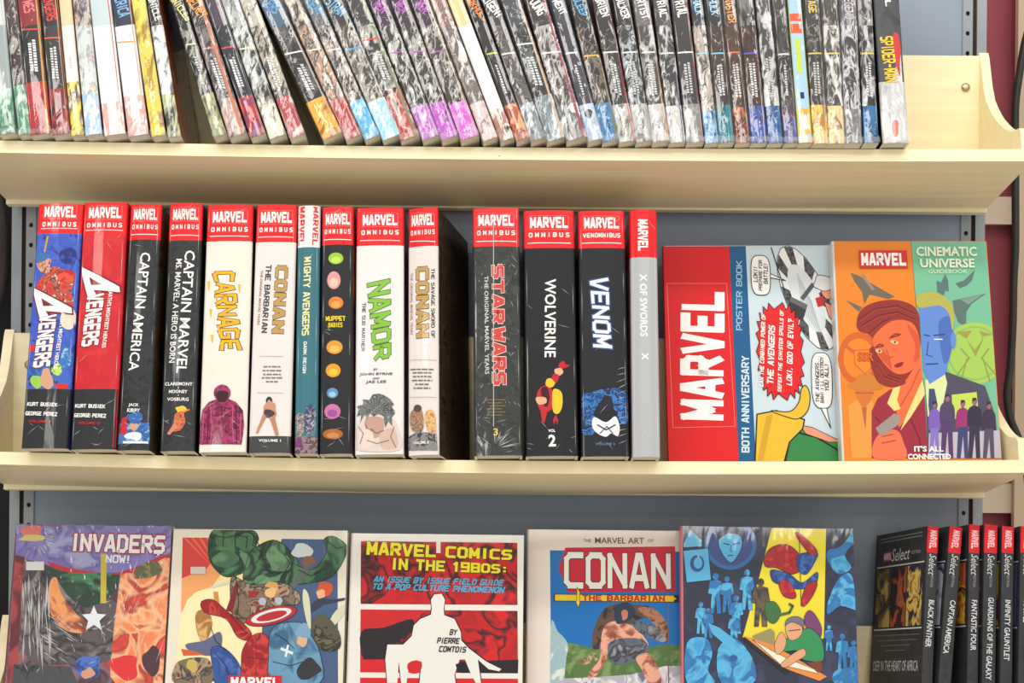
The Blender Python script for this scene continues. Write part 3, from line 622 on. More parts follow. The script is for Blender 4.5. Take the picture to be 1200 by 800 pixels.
# 11
b = hardcover('dark hardcover with outlined red title and a seam of clear film, right of the gap', ((553, 244), (609, 243), (612, 533), (556, 533)), [(289, RED), (None, mat((44, 46, 46), 'film', [(52, 55, 54), (38, 38, 40), (62, 64, 62)], 80))], 289, right=(70, 70, 150), left=(30, 26, 24), kind='film')
b.crop = (550, 220, 2.5)
b.text('STAR', 84, 312, 180, 36, (206, 62, 50), 90, 'block', 1.8, outline=(244, 214, 206), ol=.55, kind='film'); b.text('WARS', 87, 494, 176, 40, (206, 62, 50), 90, 'block', 1.8, outline=(244, 214, 206), ol=.55, kind='film')
b.text('THE ORIGINAL MARVEL YEARS', 51, 402, 296, 12, (214, 214, 212), 90, off=.008, kind='film', name='subtitle_lettering')
small_lines(b, (), 0, (), WHITE)
b.crop = (540, 380, 5); a = Art(b, 'film')
for i, y in enumerate((440, 458, 476, 494, 512, 530)): a.rect((110, 96, 60), 150 + (i % 3) * 8, y, 262 - (i % 2) * 20, y + 7)
a.rect((196, 190, 180), 190, -640, 194, 600); a.done('film_seam')
rq = random.Random(4); ls = []
for i in range(26): t = rq.uniform(.1, 3.04); r0, r1 = rq.uniform(20, 60), rq.uniform(80, 170); ls.append((200 + r0 * math.cos(t), 640 + 90 - r0 * math.sin(t) * .9, 200 + r1 * math.cos(t), 640 + 90 - r1 * math.sin(t) * .8, rq.uniform(3, 6)))
for i in range(60): x, y = rq.uniform(80, 345), rq.uniform(-560, 600); l = rq.uniform(12, 40); t = rq.choice((-.9, .9)) + rq.uniform(-.3, .3); ls.append((x, y, x + l * math.cos(t), y + l * math.sin(t), rq.uniform(2, 4)))
creases(b, px_lines(b, ls)); b.text('3', 205, 632, 28, 44, (206, 186, 60), 0, off=.03, kind='film', name='volume_lettering'); b.crop = None
# 12
b = hardcover('glossy black hardcover with white title, a red and yellow shape and a large figure two', ((613, 246), (673, 246), (678, 533), (616, 534)), [(291, RED), (None, (28, 29, 32))], 291, right=(160, 26, 34), kind='gloss')
b.crop = (550, 220, 2.5); b.text('WOLVERINE', 237, 382, 236, 33, WHITE, 91, off=.018, kind='gloss'); b.crop = (540, 380, 5)
a = Art(b, 'gloss'); RR = (190, 36, 44); YY = (236, 190, 44)
a.poly(RR, [(575, 235), (600, 215), (615, 235), (640, 240), (615, 255), (580, 262)], smooth=True); a.poly((222, 170, 130), [(548, 268), (585, 258), (600, 285), (565, 305)], smooth=True); a.poly(RR, [(540, 295), (575, 300), (560, 345), (530, 345)], smooth=True)
a.poly(RR, [(455, 385), (500, 360), (540, 400), (530, 500), (470, 510), (445, 440)], smooth=True); a.blob(YY, 520, 345, 28, 26); a.poly((60, 24, 28), [(470, 380), (505, 370), (520, 430), (500, 500), (480, 450)], smooth=True)
a.poly(YY, [(545, 380), (590, 400), (594, 480), (570, 525), (540, 510), (535, 430)], smooth=True); a.poly((222, 170, 130), [(440, 430), (495, 430), (500, 462), (455, 470)], smooth=True); a.poly(RR, [(465, 490), (520, 480), (505, 520), (490, 580), (478, 575), (470, 530)]); a.poly(RR, [(540, 560), (556, 530), (570, 560), (566, 592), (556, 560), (546, 590)]); a.done()
b.text('VOL', 533, 624, 42, 17, WHITE, 0, off=.03, kind='gloss', name='volume_lettering'); b.text('2', 535, 682, 44, 70, WHITE, 0, off=.03, kind='gloss', name='volume_lettering'); b.crop = None
# 13
b = hardcover('black hardcover with white title outlined in blue and a blue swirl near its foot', ((677, 247), (732, 246), (738, 534), (681, 534)), [(291, RED), (None, (30, 32, 38))], 291, right=(180, 40, 44), header='VENOMNIBUS', kind='gloss')
b.crop = (550, 220, 2.5); b.text('VENOM', 385, 366, 215, 50, (238, 238, 240), 88, 'block', 1.25, outline=(52, 84, 140), ol=1.0, shear=.12, kind='gloss', scale_fn=lambda t: 1.15 - .5 * t * (1 - t)); b.crop = (540, 380, 5)
a = Art(b, 'gloss'); BB = mat((30, 92, 168), 'gloss', [(24, 60, 120), (60, 130, 200), (36, 44, 70), (40, 44, 60)], 110)
a.poly(BB, [(712, 420), (760, 400), (840, 380), (920, 378), (974, 420), (980, 560), (940, 580), (900, 500), (860, 470), (800, 480), (760, 560), (720, 640), (712, 540)], smooth=True)
a.blob((30, 34, 44), 850, 470, 50, 44, -20); a.poly(BB, [(712, 540), (760, 530), (800, 560), (780, 640), (716, 640)], smooth=True)
a.poly((226, 228, 232), [(780, 545), (850, 575), (905, 540), (930, 600), (920, 655), (880, 640), (850, 660), (800, 640), (770, 600)], smooth=True); a.line((40, 44, 56), [(800, 590), (850, 620), (905, 590)], 8); a.line((40, 44, 56), [(815, 640), (855, 600), (890, 640)], 6); a.done()
rq = random.Random(6); creases(b, px_lines(b, [(rq.uniform(895, 925), y, 975, y - rq.uniform(14, 34), rq.uniform(2.5, 5)) for y in [(-560 + i * 36 + rq.uniform(-6, 6)) for i in range(36)]]))
b.text('VOLUME 3', 845, 702, 115, 14, (90, 130, 180), 0, off=.02, kind='gloss', name='volume_lettering'); b.crop = None
# 14
b = hardcover('slim silver-grey hardcover with red top carrying white sideways lettering', ((737.5, 246), (770, 246), (774, 535), (741, 535)), [(302, RED), (None, (176, 178, 180))], None, right=mat((60, 54, 56), 'gloss', [(180, 70, 50), (90, 80, 80), (200, 190, 180)], 30), kind='gloss', bulge=.003)
b.crop = (550, 220, 2.5); b.text('MARVEL', 508, 140, 96, 30, WHITE, 90, 'block', 1.75, kind='gloss', name='publisher_lettering'); b.text('X OF SWORDS', 510, 345, 190, 22, (226, 228, 230), 90, off=.03, kind='gloss'); b.text('X', 514, 495, 22, 20, (232, 232, 234), 90, off=.04, kind='gloss', name='emblem'); b.crop = None

# ---------------------------------------------------------------- top shelf: film-wrapped paperbacks
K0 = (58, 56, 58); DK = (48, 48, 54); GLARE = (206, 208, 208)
g1 = 'film-wrapped paperbacks leaning on the top shelf'
# label, top x0, x1, bottom x0, x1, top colour, body colour, foot colour, foot y, rule (y, colour), title (text, colour), small text colour, side colour, sides of kind
def A2(c, *o, sc=120): return ('art', c, o, sc)
N_ = None
TOP = [
 ('pale paperback with painted glare on top, green foot, cut by the left edge', -14, 3, -4, 19, GLARE, (150, 160, 160), A2((60, 130, 96), (90, 170, 130), (190, 214, 200)), 104, N_, N_, N_, (170, 190, 180)),  # film glare painted in as the top colour and pale side strip
 ('dark maroon paperback with green foot and a painted glare streak, second from the left', 3, 16, 20, 37, (110, 84, 84), A2((74, 58, 58), (90, 70, 66), (180, 176, 170)), A2((70, 150, 110), (110, 180, 140), (210, 226, 214)), 100, N_, N_, N_, (200, 210, 206)),  # pale tones paint the film's glare strip into the spine
 ('black paperback with bright red foot and red rule, third from the left', 19, 38, 35, 55, (200, 60, 66), K0, A2((206, 34, 40), (224, 60, 60), (180, 24, 34)), 96, (35, (220, 60, 60)), ('MES', (226, 120, 120)), WHITE, (210, 150, 60)),
 ('grey-black paperback with red title and small red foot, orange edged', 47, 67, 60, 83, K0, (78, 76, 76), A2((200, 40, 50), (160, 40, 50), (220, 90, 90), (60, 40, 40)), 104, (45, (220, 90, 60)), ('VENGERS', (214, 60, 50)), (214, 214, 212), (222, 140, 70)),
 ('white paperback edged yellow with a yellow and purple foot', 68, 84, 83, 98, (226, 200, 160), (226, 222, 218), A2((226, 196, 60), (230, 210, 90), (110, 80, 110), (236, 226, 190)), 96, N_, N_, (190, 186, 180), (220, 196, 40)),
 ('crinkled paperback paled by painted glare, with sky blue lettered foot', 85, 104, 99, 119, A2((90, 80, 80), (190, 180, 170), (60, 80, 120), (210, 170, 150)), A2((186, 196, 192), (206, 212, 208), (150, 160, 160), (214, 190, 170)), A2((130, 170, 210), (160, 194, 222), (230, 236, 238)), 110, N_, N_, N_, (190, 120, 110)),  # light body tones are film glare put into the colour
 ('wide paperback with faint pink foot, its spine painted white with glare', 105, 128, 121, 147, (190, 204, 206), (228, 230, 230), A2((228, 214, 210), (214, 160, 150), (236, 232, 230), (236, 232, 230)), 120, N_, N_, N_, (190, 100, 80)),  # white body colour is painted glare
 ('blue-black topped paperback fading to painted white glare, orange rule and pink foot', 130, 154, 149, 175, (60, 78, 104), (214, 220, 222), A2((226, 212, 208), (206, 150, 146), (236, 232, 230)), 112, (50, (226, 150, 80)), ('ERICA', (120, 170, 220)), N_, (200, 130, 60)),  # white below the dark top is lamp glare painted as body colour
 ('yellow paperback with a brown and yellow foot', 154, 170, 176, 193, A2((226, 200, 60), (236, 214, 90), (214, 180, 40)), A2((222, 186, 56), (232, 204, 90), (200, 160, 60)), A2((226, 190, 30), (236, 206, 60), (190, 140, 110)), 118, N_, N_, (180, 150, 60), (110, 104, 110)),
 ('black topped paperback with white middle, olive foot and orange side, last before the gap', 171, 187, 196, 212, (50, 50, 54), A2((214, 218, 220), (230, 232, 232), (130, 136, 140)), A2((150, 164, 100), (190, 196, 150), (100, 110, 70)), 110, N_, ('RONICLE', (220, 220, 216)), N_, (206, 96, 40)),
 ('black paperback with pale yellow title and moss green foot, first after the gap', 198, 215, 250, 265, (44, 46, 50), A2((56, 58, 60), (44, 46, 48), (170, 170, 160)), A2((140, 146, 96), (170, 174, 130), (120, 126, 84)), 110, (53, (220, 210, 150)), ('RONICLES', (216, 210, 120)), (200, 200, 196), (150, 60, 50)),
 ('purple-brown paperback with orange title and pinkish brown foot', 217, 236, 267, 284, (70, 52, 60), A2((64, 56, 64), (84, 70, 76), (150, 140, 140)), A2((150, 110, 110), (190, 160, 150), (110, 80, 80)), 115, (58, (224, 120, 70)), ('SECRET', (226, 150, 70)), (206, 206, 206), (190, 120, 90)),
 ('navy-black paperback with pink rule and bright red foot', 239, 257, 292, 312, (110, 90, 110), (54, 58, 72), A2((214, 36, 48), (224, 60, 66), (214, 36, 48), (160, 80, 140)), 113, (57, (220, 60, 80)), N_, (206, 206, 210), (226, 226, 224)),
 ('crinkled silver and black paperback with beige foot', 259, 277, 314, 334, A2((80, 80, 80), (180, 184, 180), (110, 120, 124)), A2((64, 66, 66), (200, 204, 200), (90, 92, 90), (60, 60, 60)), A2((200, 190, 160), (220, 214, 196), (120, 110, 96)), 114, (58, (230, 220, 170)), N_, N_, (222, 224, 222)),
 ('buckled dark paperback with red foot and wavy film edge', 281, 300, 338, 360, A2((120, 116, 104), (190, 186, 170), (80, 84, 90)), A2((60, 60, 60), (84, 84, 82), (190, 180, 160), (50, 50, 50)), A2((196, 50, 60), (220, 90, 96), (226, 200, 196)), 113, N_, N_, (214, 214, 212), (190, 180, 130)),
 ('black paperback with amber foot and white rule beside a dark gap', 302, 328, 377, 401, (90, 120, 150), A2((66, 66, 70), (54, 54, 58), (110, 110, 112)), A2((226, 150, 30), (236, 170, 60), (206, 126, 20)), 116, (64, (234, 234, 228)), ('ERS', (90, 150, 200)), (200, 200, 200), (190, 170, 150)),
 ('crinkled peach and brown paperback with deep red foot', 330, 353, 405, 425, A2((150, 90, 60), (90, 80, 70), (200, 190, 170)), A2((130, 100, 84), (190, 150, 126), (70, 60, 56), (206, 196, 184)), A2((190, 36, 48), (214, 70, 76), (200, 150, 146)), 116, (60, (236, 220, 190)), N_, N_, (206, 196, 186)),
 ('grey-pink paperback with blue title and blue foot', 355, 375, 426, 447, (120, 124, 130), A2((150, 130, 124), (90, 84, 82), (200, 186, 176), (70, 66, 66)), A2((60, 150, 206), (90, 176, 224), (200, 224, 232)), 118, (60, (220, 214, 220)), ('DEAD', (80, 156, 206)), N_, (190, 196, 190)),
 ('charcoal paperback with light blue title, blue rule and pale sky foot', 376, 402, 448, 472, (74, 74, 74), A2((66, 64, 62), (120, 100, 84), (180, 176, 170), (54, 54, 54)), A2((110, 180, 220), (150, 204, 230), (224, 236, 238)), 117, (59, (70, 160, 206)), ('STRAN', (120, 176, 216)), N_, (170, 184, 180)),
 ('dark paperback with short red foot tilted clear of the shelf', 404, 424, 468, 488, (90, 84, 84), A2((60, 58, 58), (76, 74, 72), (180, 176, 170)), A2((190, 60, 60), (214, 90, 84), (220, 180, 170), (80, 40, 40)), 104, (48, (220, 60, 56)), N_, (200, 200, 196), (120, 130, 100)),
 ('dark paperback with purple title and purple foot, first of three alike', 430, 453, 495, 515, (96, 64, 100), A2((58, 58, 58), (76, 76, 74), (196, 194, 190), (54, 54, 54)), A2((150, 70, 170), (180, 110, 190), (214, 196, 216)), 124, (63, (170, 70, 170)), ('MEN', (176, 90, 180)), N_, (200, 200, 196)),
 ('dark paperback with purple title and purple foot, middle of three alike', 455, 476, 518, 536, (90, 60, 90), A2((60, 58, 58), (84, 80, 78), (190, 186, 180), (52, 52, 54)), A2((166, 60, 176), (190, 100, 196), (110, 70, 110)), 120, (62, (170, 70, 170)), ('MEN', (176, 90, 180)), N_, (200, 190, 186)),
 ('dark paperback with magenta foot and cream side, last of three alike', 480, 500, 539, 562, (90, 60, 90), A2((66, 62, 60), (90, 84, 80), (184, 176, 170), (56, 54, 54)), A2((186, 60, 186), (206, 100, 200), (200, 150, 200)), 120, (62, (170, 80, 170)), ('MEN', (176, 90, 180)), N_, (216, 196, 150)),
 ('pale pink and brown crinkled paperback beside the purple footed ones', 504, 523, 565, 585, A2((190, 150, 150), (150, 110, 100), (214, 196, 190)), A2((170, 150, 146), (120, 110, 106), (214, 206, 200)), A2((206, 170, 170), (220, 196, 196), (150, 130, 126)), 120, N_, N_, N_, (214, 206, 200)),
 ('white paperback with ochre lettered top and pink smeared foot', 524, 543, 586, 604, (226, 196, 130), (232, 228, 224), A2((214, 190, 180), (200, 130, 110), (226, 216, 206), (110, 90, 90)), 128, N_, N_, N_, (190, 184, 180)),
 ('black paperback with orange title, yellow rule and orange-red foot', 544, 561, 605, 622, (44, 42, 42), (54, 54, 56), A2((214, 80, 30), (230, 110, 50), (190, 60, 24), (240, 160, 110)), 122, (64, (214, 206, 50)), ('DARKHOLD', (232, 130, 40)), (206, 206, 206), (100, 100, 104)),
 ('grey-brown paperback with white title and silver-white foot', 563, 582, 622, 641, (84, 84, 92), A2((90, 84, 80), (120, 110, 104), (64, 62, 62), (170, 166, 160)), A2((190, 200, 206), (120, 126, 130), (224, 230, 232)), 121, (64, (234, 234, 232)), ('LIGENT', WHITE), N_, (110, 130, 140)),
 ('grey paperback with silver-blue foot tilted clear of the shelf', 585, 602, 642, 660, (100, 108, 116), A2((74, 78, 80), (64, 66, 68), (120, 124, 126)), A2((170, 196, 206), (130, 140, 146), (210, 222, 226)), 112, (53, (236, 236, 234)), N_, (206, 210, 212), (206, 170, 140)),
 ('brown-black mottled paperback with white title and grey-white foot', 613, 632, 665, 684, (84, 76, 74), A2((76, 70, 68), (110, 96, 90), (190, 186, 182), (56, 54, 54)), A2((196, 200, 200), (110, 110, 112), (228, 230, 230)), 122, (63, (236, 236, 234)), ('JUNG', WHITE), N_, (150, 70, 84)),
 ('slate purple paperback with white title, pale blue foot with a dark spot', 643, 662, 690, 707, (96, 100, 116), (88, 88, 102), A2((170, 186, 210), (190, 204, 222), (150, 166, 190), (214, 222, 232)), 122, (63, (236, 236, 234)), ('MENT', WHITE), (200, 200, 206), (206, 206, 210)),
 ('mottled brown paperback with blue title, orange rule and strong blue foot', 664, 679, 708, 724, (60, 60, 64), A2((90, 64, 50), (60, 54, 52), (150, 136, 120), (110, 56, 44)), A2((50, 130, 196), (80, 156, 214), (40, 110, 176)), 121, (66, (230, 170, 50)), ('SLEEP', (96, 170, 214)), N_, (120, 110, 60)),
 ('charcoal paperback with white title and grey foot, left of the red side', 692, 707, 726, 743, (70, 64, 62), A2((80, 74, 72), (64, 60, 60), (100, 94, 90)), A2((170, 166, 160), (190, 188, 182), (140, 136, 130)), 122, (62, (220, 220, 214)), ('URIEN', WHITE), (190, 190, 186), (206, 44, 40)),
 ('charcoal paperback with white title and grey foot, right of the red side', 716, 731, 746, 764, (66, 64, 64), A2((70, 68, 68), (84, 82, 80), (180, 190, 196), (60, 58, 58)), A2((160, 158, 154), (186, 184, 180), (130, 126, 122)), 122, (62, (220, 220, 214)), ('VALKER', WHITE), (190, 190, 186), (90, 120, 110)),
 ('silvery crinkled paperback with white title and grey foot, green-black edge', 740, 754, 766, 783, (130, 126, 124), A2((90, 84, 84), (110, 104, 102), (196, 196, 196)), A2((170, 168, 164), (196, 194, 190), (140, 136, 132)), 122, (62, (220, 220, 214)), ('ARTIST', WHITE), (200, 200, 196), (222, 150, 80)),
 ('silvery paperback with white title, grey foot and an orange edge to its left', 763, 777, 785, 802, (110, 100, 100), A2((100, 96, 94), (80, 78, 76), (200, 200, 198)), A2((176, 174, 168), (200, 198, 194), (140, 136, 132)), 124, (63, (224, 224, 220)), ('TRIAL', WHITE), N_, (60, 70, 130)),
 ('grey paperback with white title and blotched grey foot, left of the blue footed one', 786, 800, 804, 825, (80, 80, 82), (78, 76, 78), A2((180, 176, 172), (150, 146, 142), (206, 204, 200)), 122, (62, (226, 226, 224)), ('TRIAL', WHITE), (190, 190, 190), (196, 90, 90)),
 ('diagonally striped brown paperback with ice blue title and blue foot', 807, 824, 827, 842, A2((90, 150, 200), (70, 60, 60)), A2((90, 70, 64), (190, 176, 166), (70, 60, 58), (206, 200, 194)), A2((60, 140, 206), (150, 196, 224), (40, 110, 180)), 130, (63, (160, 200, 224)), ('HALK', (160, 206, 236)), N_, (60, 50, 50)),
 ('dark brown paperback with ice blue title and plain teal foot', 826, 842, 843, 860, (56, 60, 66), A2((78, 66, 62), (100, 76, 64), (64, 60, 60)), A2((40, 140, 160), (50, 150, 170), (36, 130, 150)), 123, (63, (130, 190, 230)), ('HULK', (160, 206, 236)), (200, 196, 196), (210, 210, 210)),
 ('brown paperback with orange title and fiery orange foot', 845, 861, 862, 880, (90, 76, 70), A2((84, 70, 64), (120, 84, 60), (60, 56, 56)), A2((214, 100, 40), (226, 130, 80), (110, 60, 40), (190, 80, 40)), 126, (62, (226, 110, 40)), ('SINISTER', (232, 150, 60)), (206, 200, 196), (224, 224, 222)),
 ('dark red-brown paperback with violet rule and royal blue foot', 863, 882, 881, 899, A2((90, 84, 82), (150, 146, 142), (60, 56, 56)), A2((84, 56, 48), (110, 66, 50), (60, 50, 50)), A2((64, 90, 180), (80, 106, 196), (50, 76, 160)), 124, (63, (90, 90, 190)), N_, (206, 206, 206), (210, 200, 196)),
 ('glossy grey paperback with even mid-blue foot', 885, 902, 900, 918, A2((150, 150, 152), (100, 96, 96), (200, 200, 200)), A2((120, 112, 108), (90, 86, 84), (190, 188, 186), (206, 206, 204)), A2((50, 110, 180), (60, 120, 190), (44, 100, 170)), 124, N_, N_, (190, 188, 186), (130, 150, 160)),
 ('dark grey paperback with periwinkle and brown foot, left of the light blue one', 904, 919, 919, 936, (96, 88, 84), A2((80, 74, 72), (64, 60, 60), (110, 104, 100)), A2((84, 96, 170), (110, 110, 180), (120, 84, 100)), 124, (64, (220, 220, 224)), N_, (196, 194, 192), (230, 230, 230)),
 ('light blue paperback with yellow-green edges and a large dark numeral one', 922, 938, 937, 952, (160, 196, 230), (164, 200, 236), A2((206, 190, 130), (236, 232, 224), (220, 180, 60), (170, 200, 230)), 127, N_, N_, N_, (190, 200, 40)),
 ('grey paperback with gold title and flat amber foot', 941, 960, 953, 971, (90, 84, 82), A2((84, 78, 76), (70, 66, 66), (130, 126, 122)), A2((226, 170, 70), (234, 186, 96), (214, 156, 56)), 123, (63, (226, 190, 90)), ('AGE', (220, 190, 100)), (190, 188, 184), (206, 204, 200)),
 ('crinkled grey paperback with mottled yellow-beige foot', 962, 982, 972, 990, A2((130, 120, 110), (90, 84, 80), (190, 184, 176)), A2((130, 124, 120), (96, 90, 88), (200, 196, 190), (220, 218, 214)), A2((220, 180, 110), (230, 200, 140), (190, 150, 90), (150, 120, 80)), 124, (63, (226, 200, 120)), N_, N_, (216, 212, 208)),
 ('violet-grey crinkled paperback with grey foot, second left of the wide black one', 984, 1003, 991, 1011, A2((60, 56, 60), (120, 116, 120), (206, 206, 208)), A2((70, 64, 70), (96, 90, 96), (206, 204, 208), (56, 52, 58)), A2((90, 84, 90), (150, 146, 150), (200, 198, 202)), 128, N_, ('LEGEND', (190, 180, 190)), N_, (196, 192, 196)),
 ('grey paperback with yellow rule and clear blue foot, next to the wide black one', 1005, 1022, 1012, 1031, A2((110, 104, 102), (170, 168, 166), (80, 76, 76)), A2((74, 72, 74), (60, 60, 62), (196, 196, 196)), A2((40, 116, 180), (60, 136, 196), (30, 100, 160)), 124, (63, (224, 196, 90)), N_, (200, 200, 200), (60, 56, 58)),
]
def cm(c, kind):
    if c is None: return None
    dk = lambda v: tuple(int(a * (.66 if sum(v) < 330 else .8 if sum(v) < 460 else 1)) for a in v)
    if isinstance(c, tuple) and c and c[0] == 'art':
        c = ('art', dk(c[1]), tuple(dk(v) for v in c[2]), c[3])
        return mat(c[1], kind, list(c[2]), c[3], .3)  # upright stretch: pale tones in dark bodies paint the film's glare streaks
    return mat(dk(c), kind)
rn = random.Random(5)
WRAPM = bpy.data.materials.new('clear_film'); WRAPM.use_nodes = True
_nt = WRAPM.node_tree; _nt.nodes.clear(); _o = _nt.nodes.new('ShaderNodeOutputMaterial'); _mx = _nt.nodes.new('ShaderNodeMixShader'); _t = _nt.nodes.new('ShaderNodeBsdfTransparent'); _g = _nt.nodes.new('ShaderNodeBsdfPrincipled')
_g.inputs['Base Color'].default_value = (.82, .82, .8, 1); _g.inputs['Roughness'].default_value = .12; _mx.inputs[0].default_value = .16
_nt.links.new(_t.outputs[0], _mx.inputs[1]); _nt.links.new(_g.outputs[0], _mx.inputs[2]); _nt.links.new(_mx.outputs[0], _o.inputs[0])
def film_folds(root, W, seed):
    """gathered flap of film under the foot of the spine and a raised seam down one edge"""
    q = random.Random(seed); m = MB(); n = 9; rows = []
    for j, (y, z) in enumerate(((-.0012, .007), (-.0026, .003), (-.0030, -.0002 + .0003), (.004, .0001), (.012, .0002))):
        rows.append([(-W / 2 - .0006 + (W + .0012) * i / (n - 1), y + (q.uniform(-.0011, .0004) if j < 3 else 0), max(z + (q.uniform(-.001, .0016) if j < 3 else 0), .0001)) for i in range(n)])
    v = [p for r_ in rows for p in r_]; m.add(v, [(j * n + i, j * n + i + 1, (j + 1) * n + i + 1, (j + 1) * n + i) for j in range(4) for i in range(n - 1)], WRAPM)
    m.build('film_fold', root)
for i, (label, a0, a1, b0, b1, tc, bc, fc, fy, rule, title, small, side) in enumerate(TOP):
    ob1 = b1
    if i + 1 < len(TOP):
        n_ = TOP[i + 1]
        if n_[3] - b1 < 9 and n_[1] - a1 < 16: b1 = max(b1, n_[3] - .8); a1 = max(a1, n_[1] - .8)
    if i and b0 - TOP[i - 1][4] < 9: pass
    yb = 156 + .013 * (b0 + b1) / 2 - (3 if b1 < 60 else 0)
    kind = 'wrap' if isinstance(bc, tuple) and bc[0] != 'art' else 'crinkle'
    D = .146 + rn.uniform(-.004, .002)
    M, W, H_ = spine_frame(0, -.018 + rn.uniform(-.002, .002), (a0, 0), (a1, 0), (b1, yb), (b0, yb), .259, D, lift=.0004)
    H = .259
    root = tag(empty('paperback_book', M), label, 'book', g1)
    mid = lambda y, fx=.5: (a0 + (b0 - a0) * y / yb) + fx * ((a1 + (b1 - a1) * y / yb) - (a0 + (b0 - a0) * y / yb))
    zf = on_plane(M, mid(fy), fy)[1]; zt = on_plane(M, mid(30), 30)[1]
    shell('paperback', root, W, H, D, .0006, min(.0022, W * .25), [(zf, cm(fc, kind)), (zt, cm(bc, kind)), (H, cm(tc, kind))], cm(side, 'wrap'), cm(side, 'wrap'), None, .0007, inset=.0004)
    bk = Book(root, M).curved(W, .0007, min(.0022, W * .25)); bk.lim = (-W / 2 + .0003, W / 2 - .0003, .0003, H - .0003)
    ang = math.degrees(math.atan2(((b0 + b1) - (a0 + a1)) / 2, yb)); wd = (b1 - b0)
    fx = min(.86, (ob1 - b0) / (b1 - b0)); a = Art(bk, kind); a.poly(side, [(mid(-90, fx), -90), (mid(-90, 1.02), -90), (mid(yb + 4, 1.02), yb + 4), (mid(yb + 4, fx), yb + 4)]); a.done('cover_edge')
    if rule:
        a = Art(bk, kind); t = math.tan(R(ang)) * .9; y = rule[0]
        a.poly(rule[1], [(mid(y, .06), y + wd * .06 * t * 0 + .8), (mid(y, .94), y - wd * t * .42 + .8), (mid(y, .94), y - wd * t * .42 - .9), (mid(y, .06), y - .9)]); a.done('coloured_rule')
    if title:
        n = len(title[0]); bk.text(title[0], mid(10), 8, n * 5.2, wd * .52, title[1], 90 - ang, 'block', 1.4, kind=kind)
        # lift the baseline so the last letters stay in view
    if small:
        a = Art(bk, kind); y = 72 if fy > 100 else 55; q = random.Random(i)
        for c0 in ((.4, .6) if wd > 18 else (.5,)):
            y = (rule[0] + 10 if rule else 66) + q.uniform(0, 6)
            while y < fy - 12:
                l = q.uniform(1.6, 2.6); a.poly(small, [(mid(y, c0 - .07), y), (mid(y, c0 + .07), y), (mid(y + l, c0 + .07), y + l), (mid(y + l, c0 - .07), y + l)]); y += l + q.uniform(.7, 1.2)
        a.done('small_print')
    if 'numeral one' in label:
        bk.text('1', mid(112), 112, 4.5, 8, (30, 40, 70), -2, off=.05, name='volume_lettering', kind='film'); a = Art(bk, 'wrap')
        a.poly((226, 84, 36), [(mid(16, .1), 16), (mid(16, .85), 16), (mid(25, .85), 25), (mid(25, .1), 25)]); a.poly((226, 84, 36), [(mid(28, .1), 28), (mid(28, .85), 28), (mid(39, .85), 39), (mid(39, .1), 39)])
        a.poly((190, 206, 70), [(mid(46, .3), 46), (mid(46, .65), 46), (mid(86, .65), 86), (mid(86, .3), 86)])
        a.poly((190, 206, 50), [(mid(3, .0), 3), (mid(3, .1), 3), (mid(158, .1), 158), (mid(158, .0), 158)]); a.poly((200, 200, 60), [(mid(3, .92), 3), (mid(3, 1), 3), (mid(158, 1), 158), (mid(158, .92), 158)])
        a.blob((232, 160, 50), mid(132), 131, 5, 4); a.blob((240, 238, 232), mid(145), 144, 4.5, 7); a.blob((226, 170, 60), mid(156), 155, 5, 3); a.done()
    if 'dark spot' in label:
        a = Art(bk, kind); a.blob((60, 62, 74), mid(134), 134, 4.5, 5); a.done()
    q = random.Random(i * 3 + 1); heavy = kind == 'crinkle'; ls = []
    for j in range(50 if heavy else 14):
        x, z, t, l = q.uniform(-W / 2, W / 2), q.uniform(.004, .17), q.choice((-1, 1)) * q.uniform(.35, 1.2) + (math.pi / 2 if q.random() < .25 else 0), q.uniform(.004, .013)
        ls.append((x, z, x + l * math.cos(t), z + l * math.sin(t), q.uniform(.0004, .0008)))
    for s_ in (-1, 1):
        z = q.uniform(0, .03)
        while z < .165:
            l = q.uniform(.015, .05); x = s_ * (W / 2 - q.uniform(.0012, .0028)); ls.append((x, z, x + q.uniform(-.0006, .0006), z + l, q.uniform(.0006, .0012))); z += l * q.uniform(.7, 1.8)
    creases(bk, ls)
    film_folds(root, W, i)
# the wide black volume at the right end
M, W, H_ = spine_frame(0, -.018, (1023.5, 0), (1054.5, 0), (1066, 170), (1034.5, 170), .262, .152)
root = tag(empty('hardcover_book', M), 'wide black volume with yellow title fading to white, rightmost on the top shelf', 'book')
FADE = A2((226, 226, 224), (214, 214, 212), (190, 190, 190), (232, 232, 230)); z = lambda y: on_plane(M, 1043 + y * .05, y)[1]
shell('hardcover', root, W, .262, .152, .0025, .003, [(z(128), cm(A2((120, 120, 118), (190, 188, 186), (222, 222, 220)), 'film')), (z(96), cm(A2((110, 112, 112), (200, 200, 198), (150, 150, 150)), 'film')), (.262, mat((66, 68, 70), 'film', [(74, 76, 78), (60, 62, 64)], 60))], mat((30, 30, 32), 'film'), mat((200, 198, 192), 'film'), None, .0015)
bk = Book(root, M).curved(W, .0015, .003); bk.lim = (-W / 2 + .0003, W / 2 - .0003, .0003, .2615); a = Art(bk, 'film')
a.poly(cm(FADE, 'film'), [(1048, 84), (1060, 60), (1063, 120), (1065, 160), (1046, 160), (1044, 110)], smooth=True); a.blob((200, 60, 60), 1051, 60, 4, 26, -5); a.blob((214, 120, 110), 1049, 150, 4, 10); a.done()
bk.text('SPIDER-MAN', 1041.5, 70, 58, 15, (236, 200, 50), 87, 'block', 1.3, outline=(110, 40, 30), ol=.5, kind='film'); bk.text('MARVEL', 1038, -16, 52, 7, WHITE, 87, 'block', 1.6, kind='film', name='publisher_lettering')
film_folds(root, W, 99)
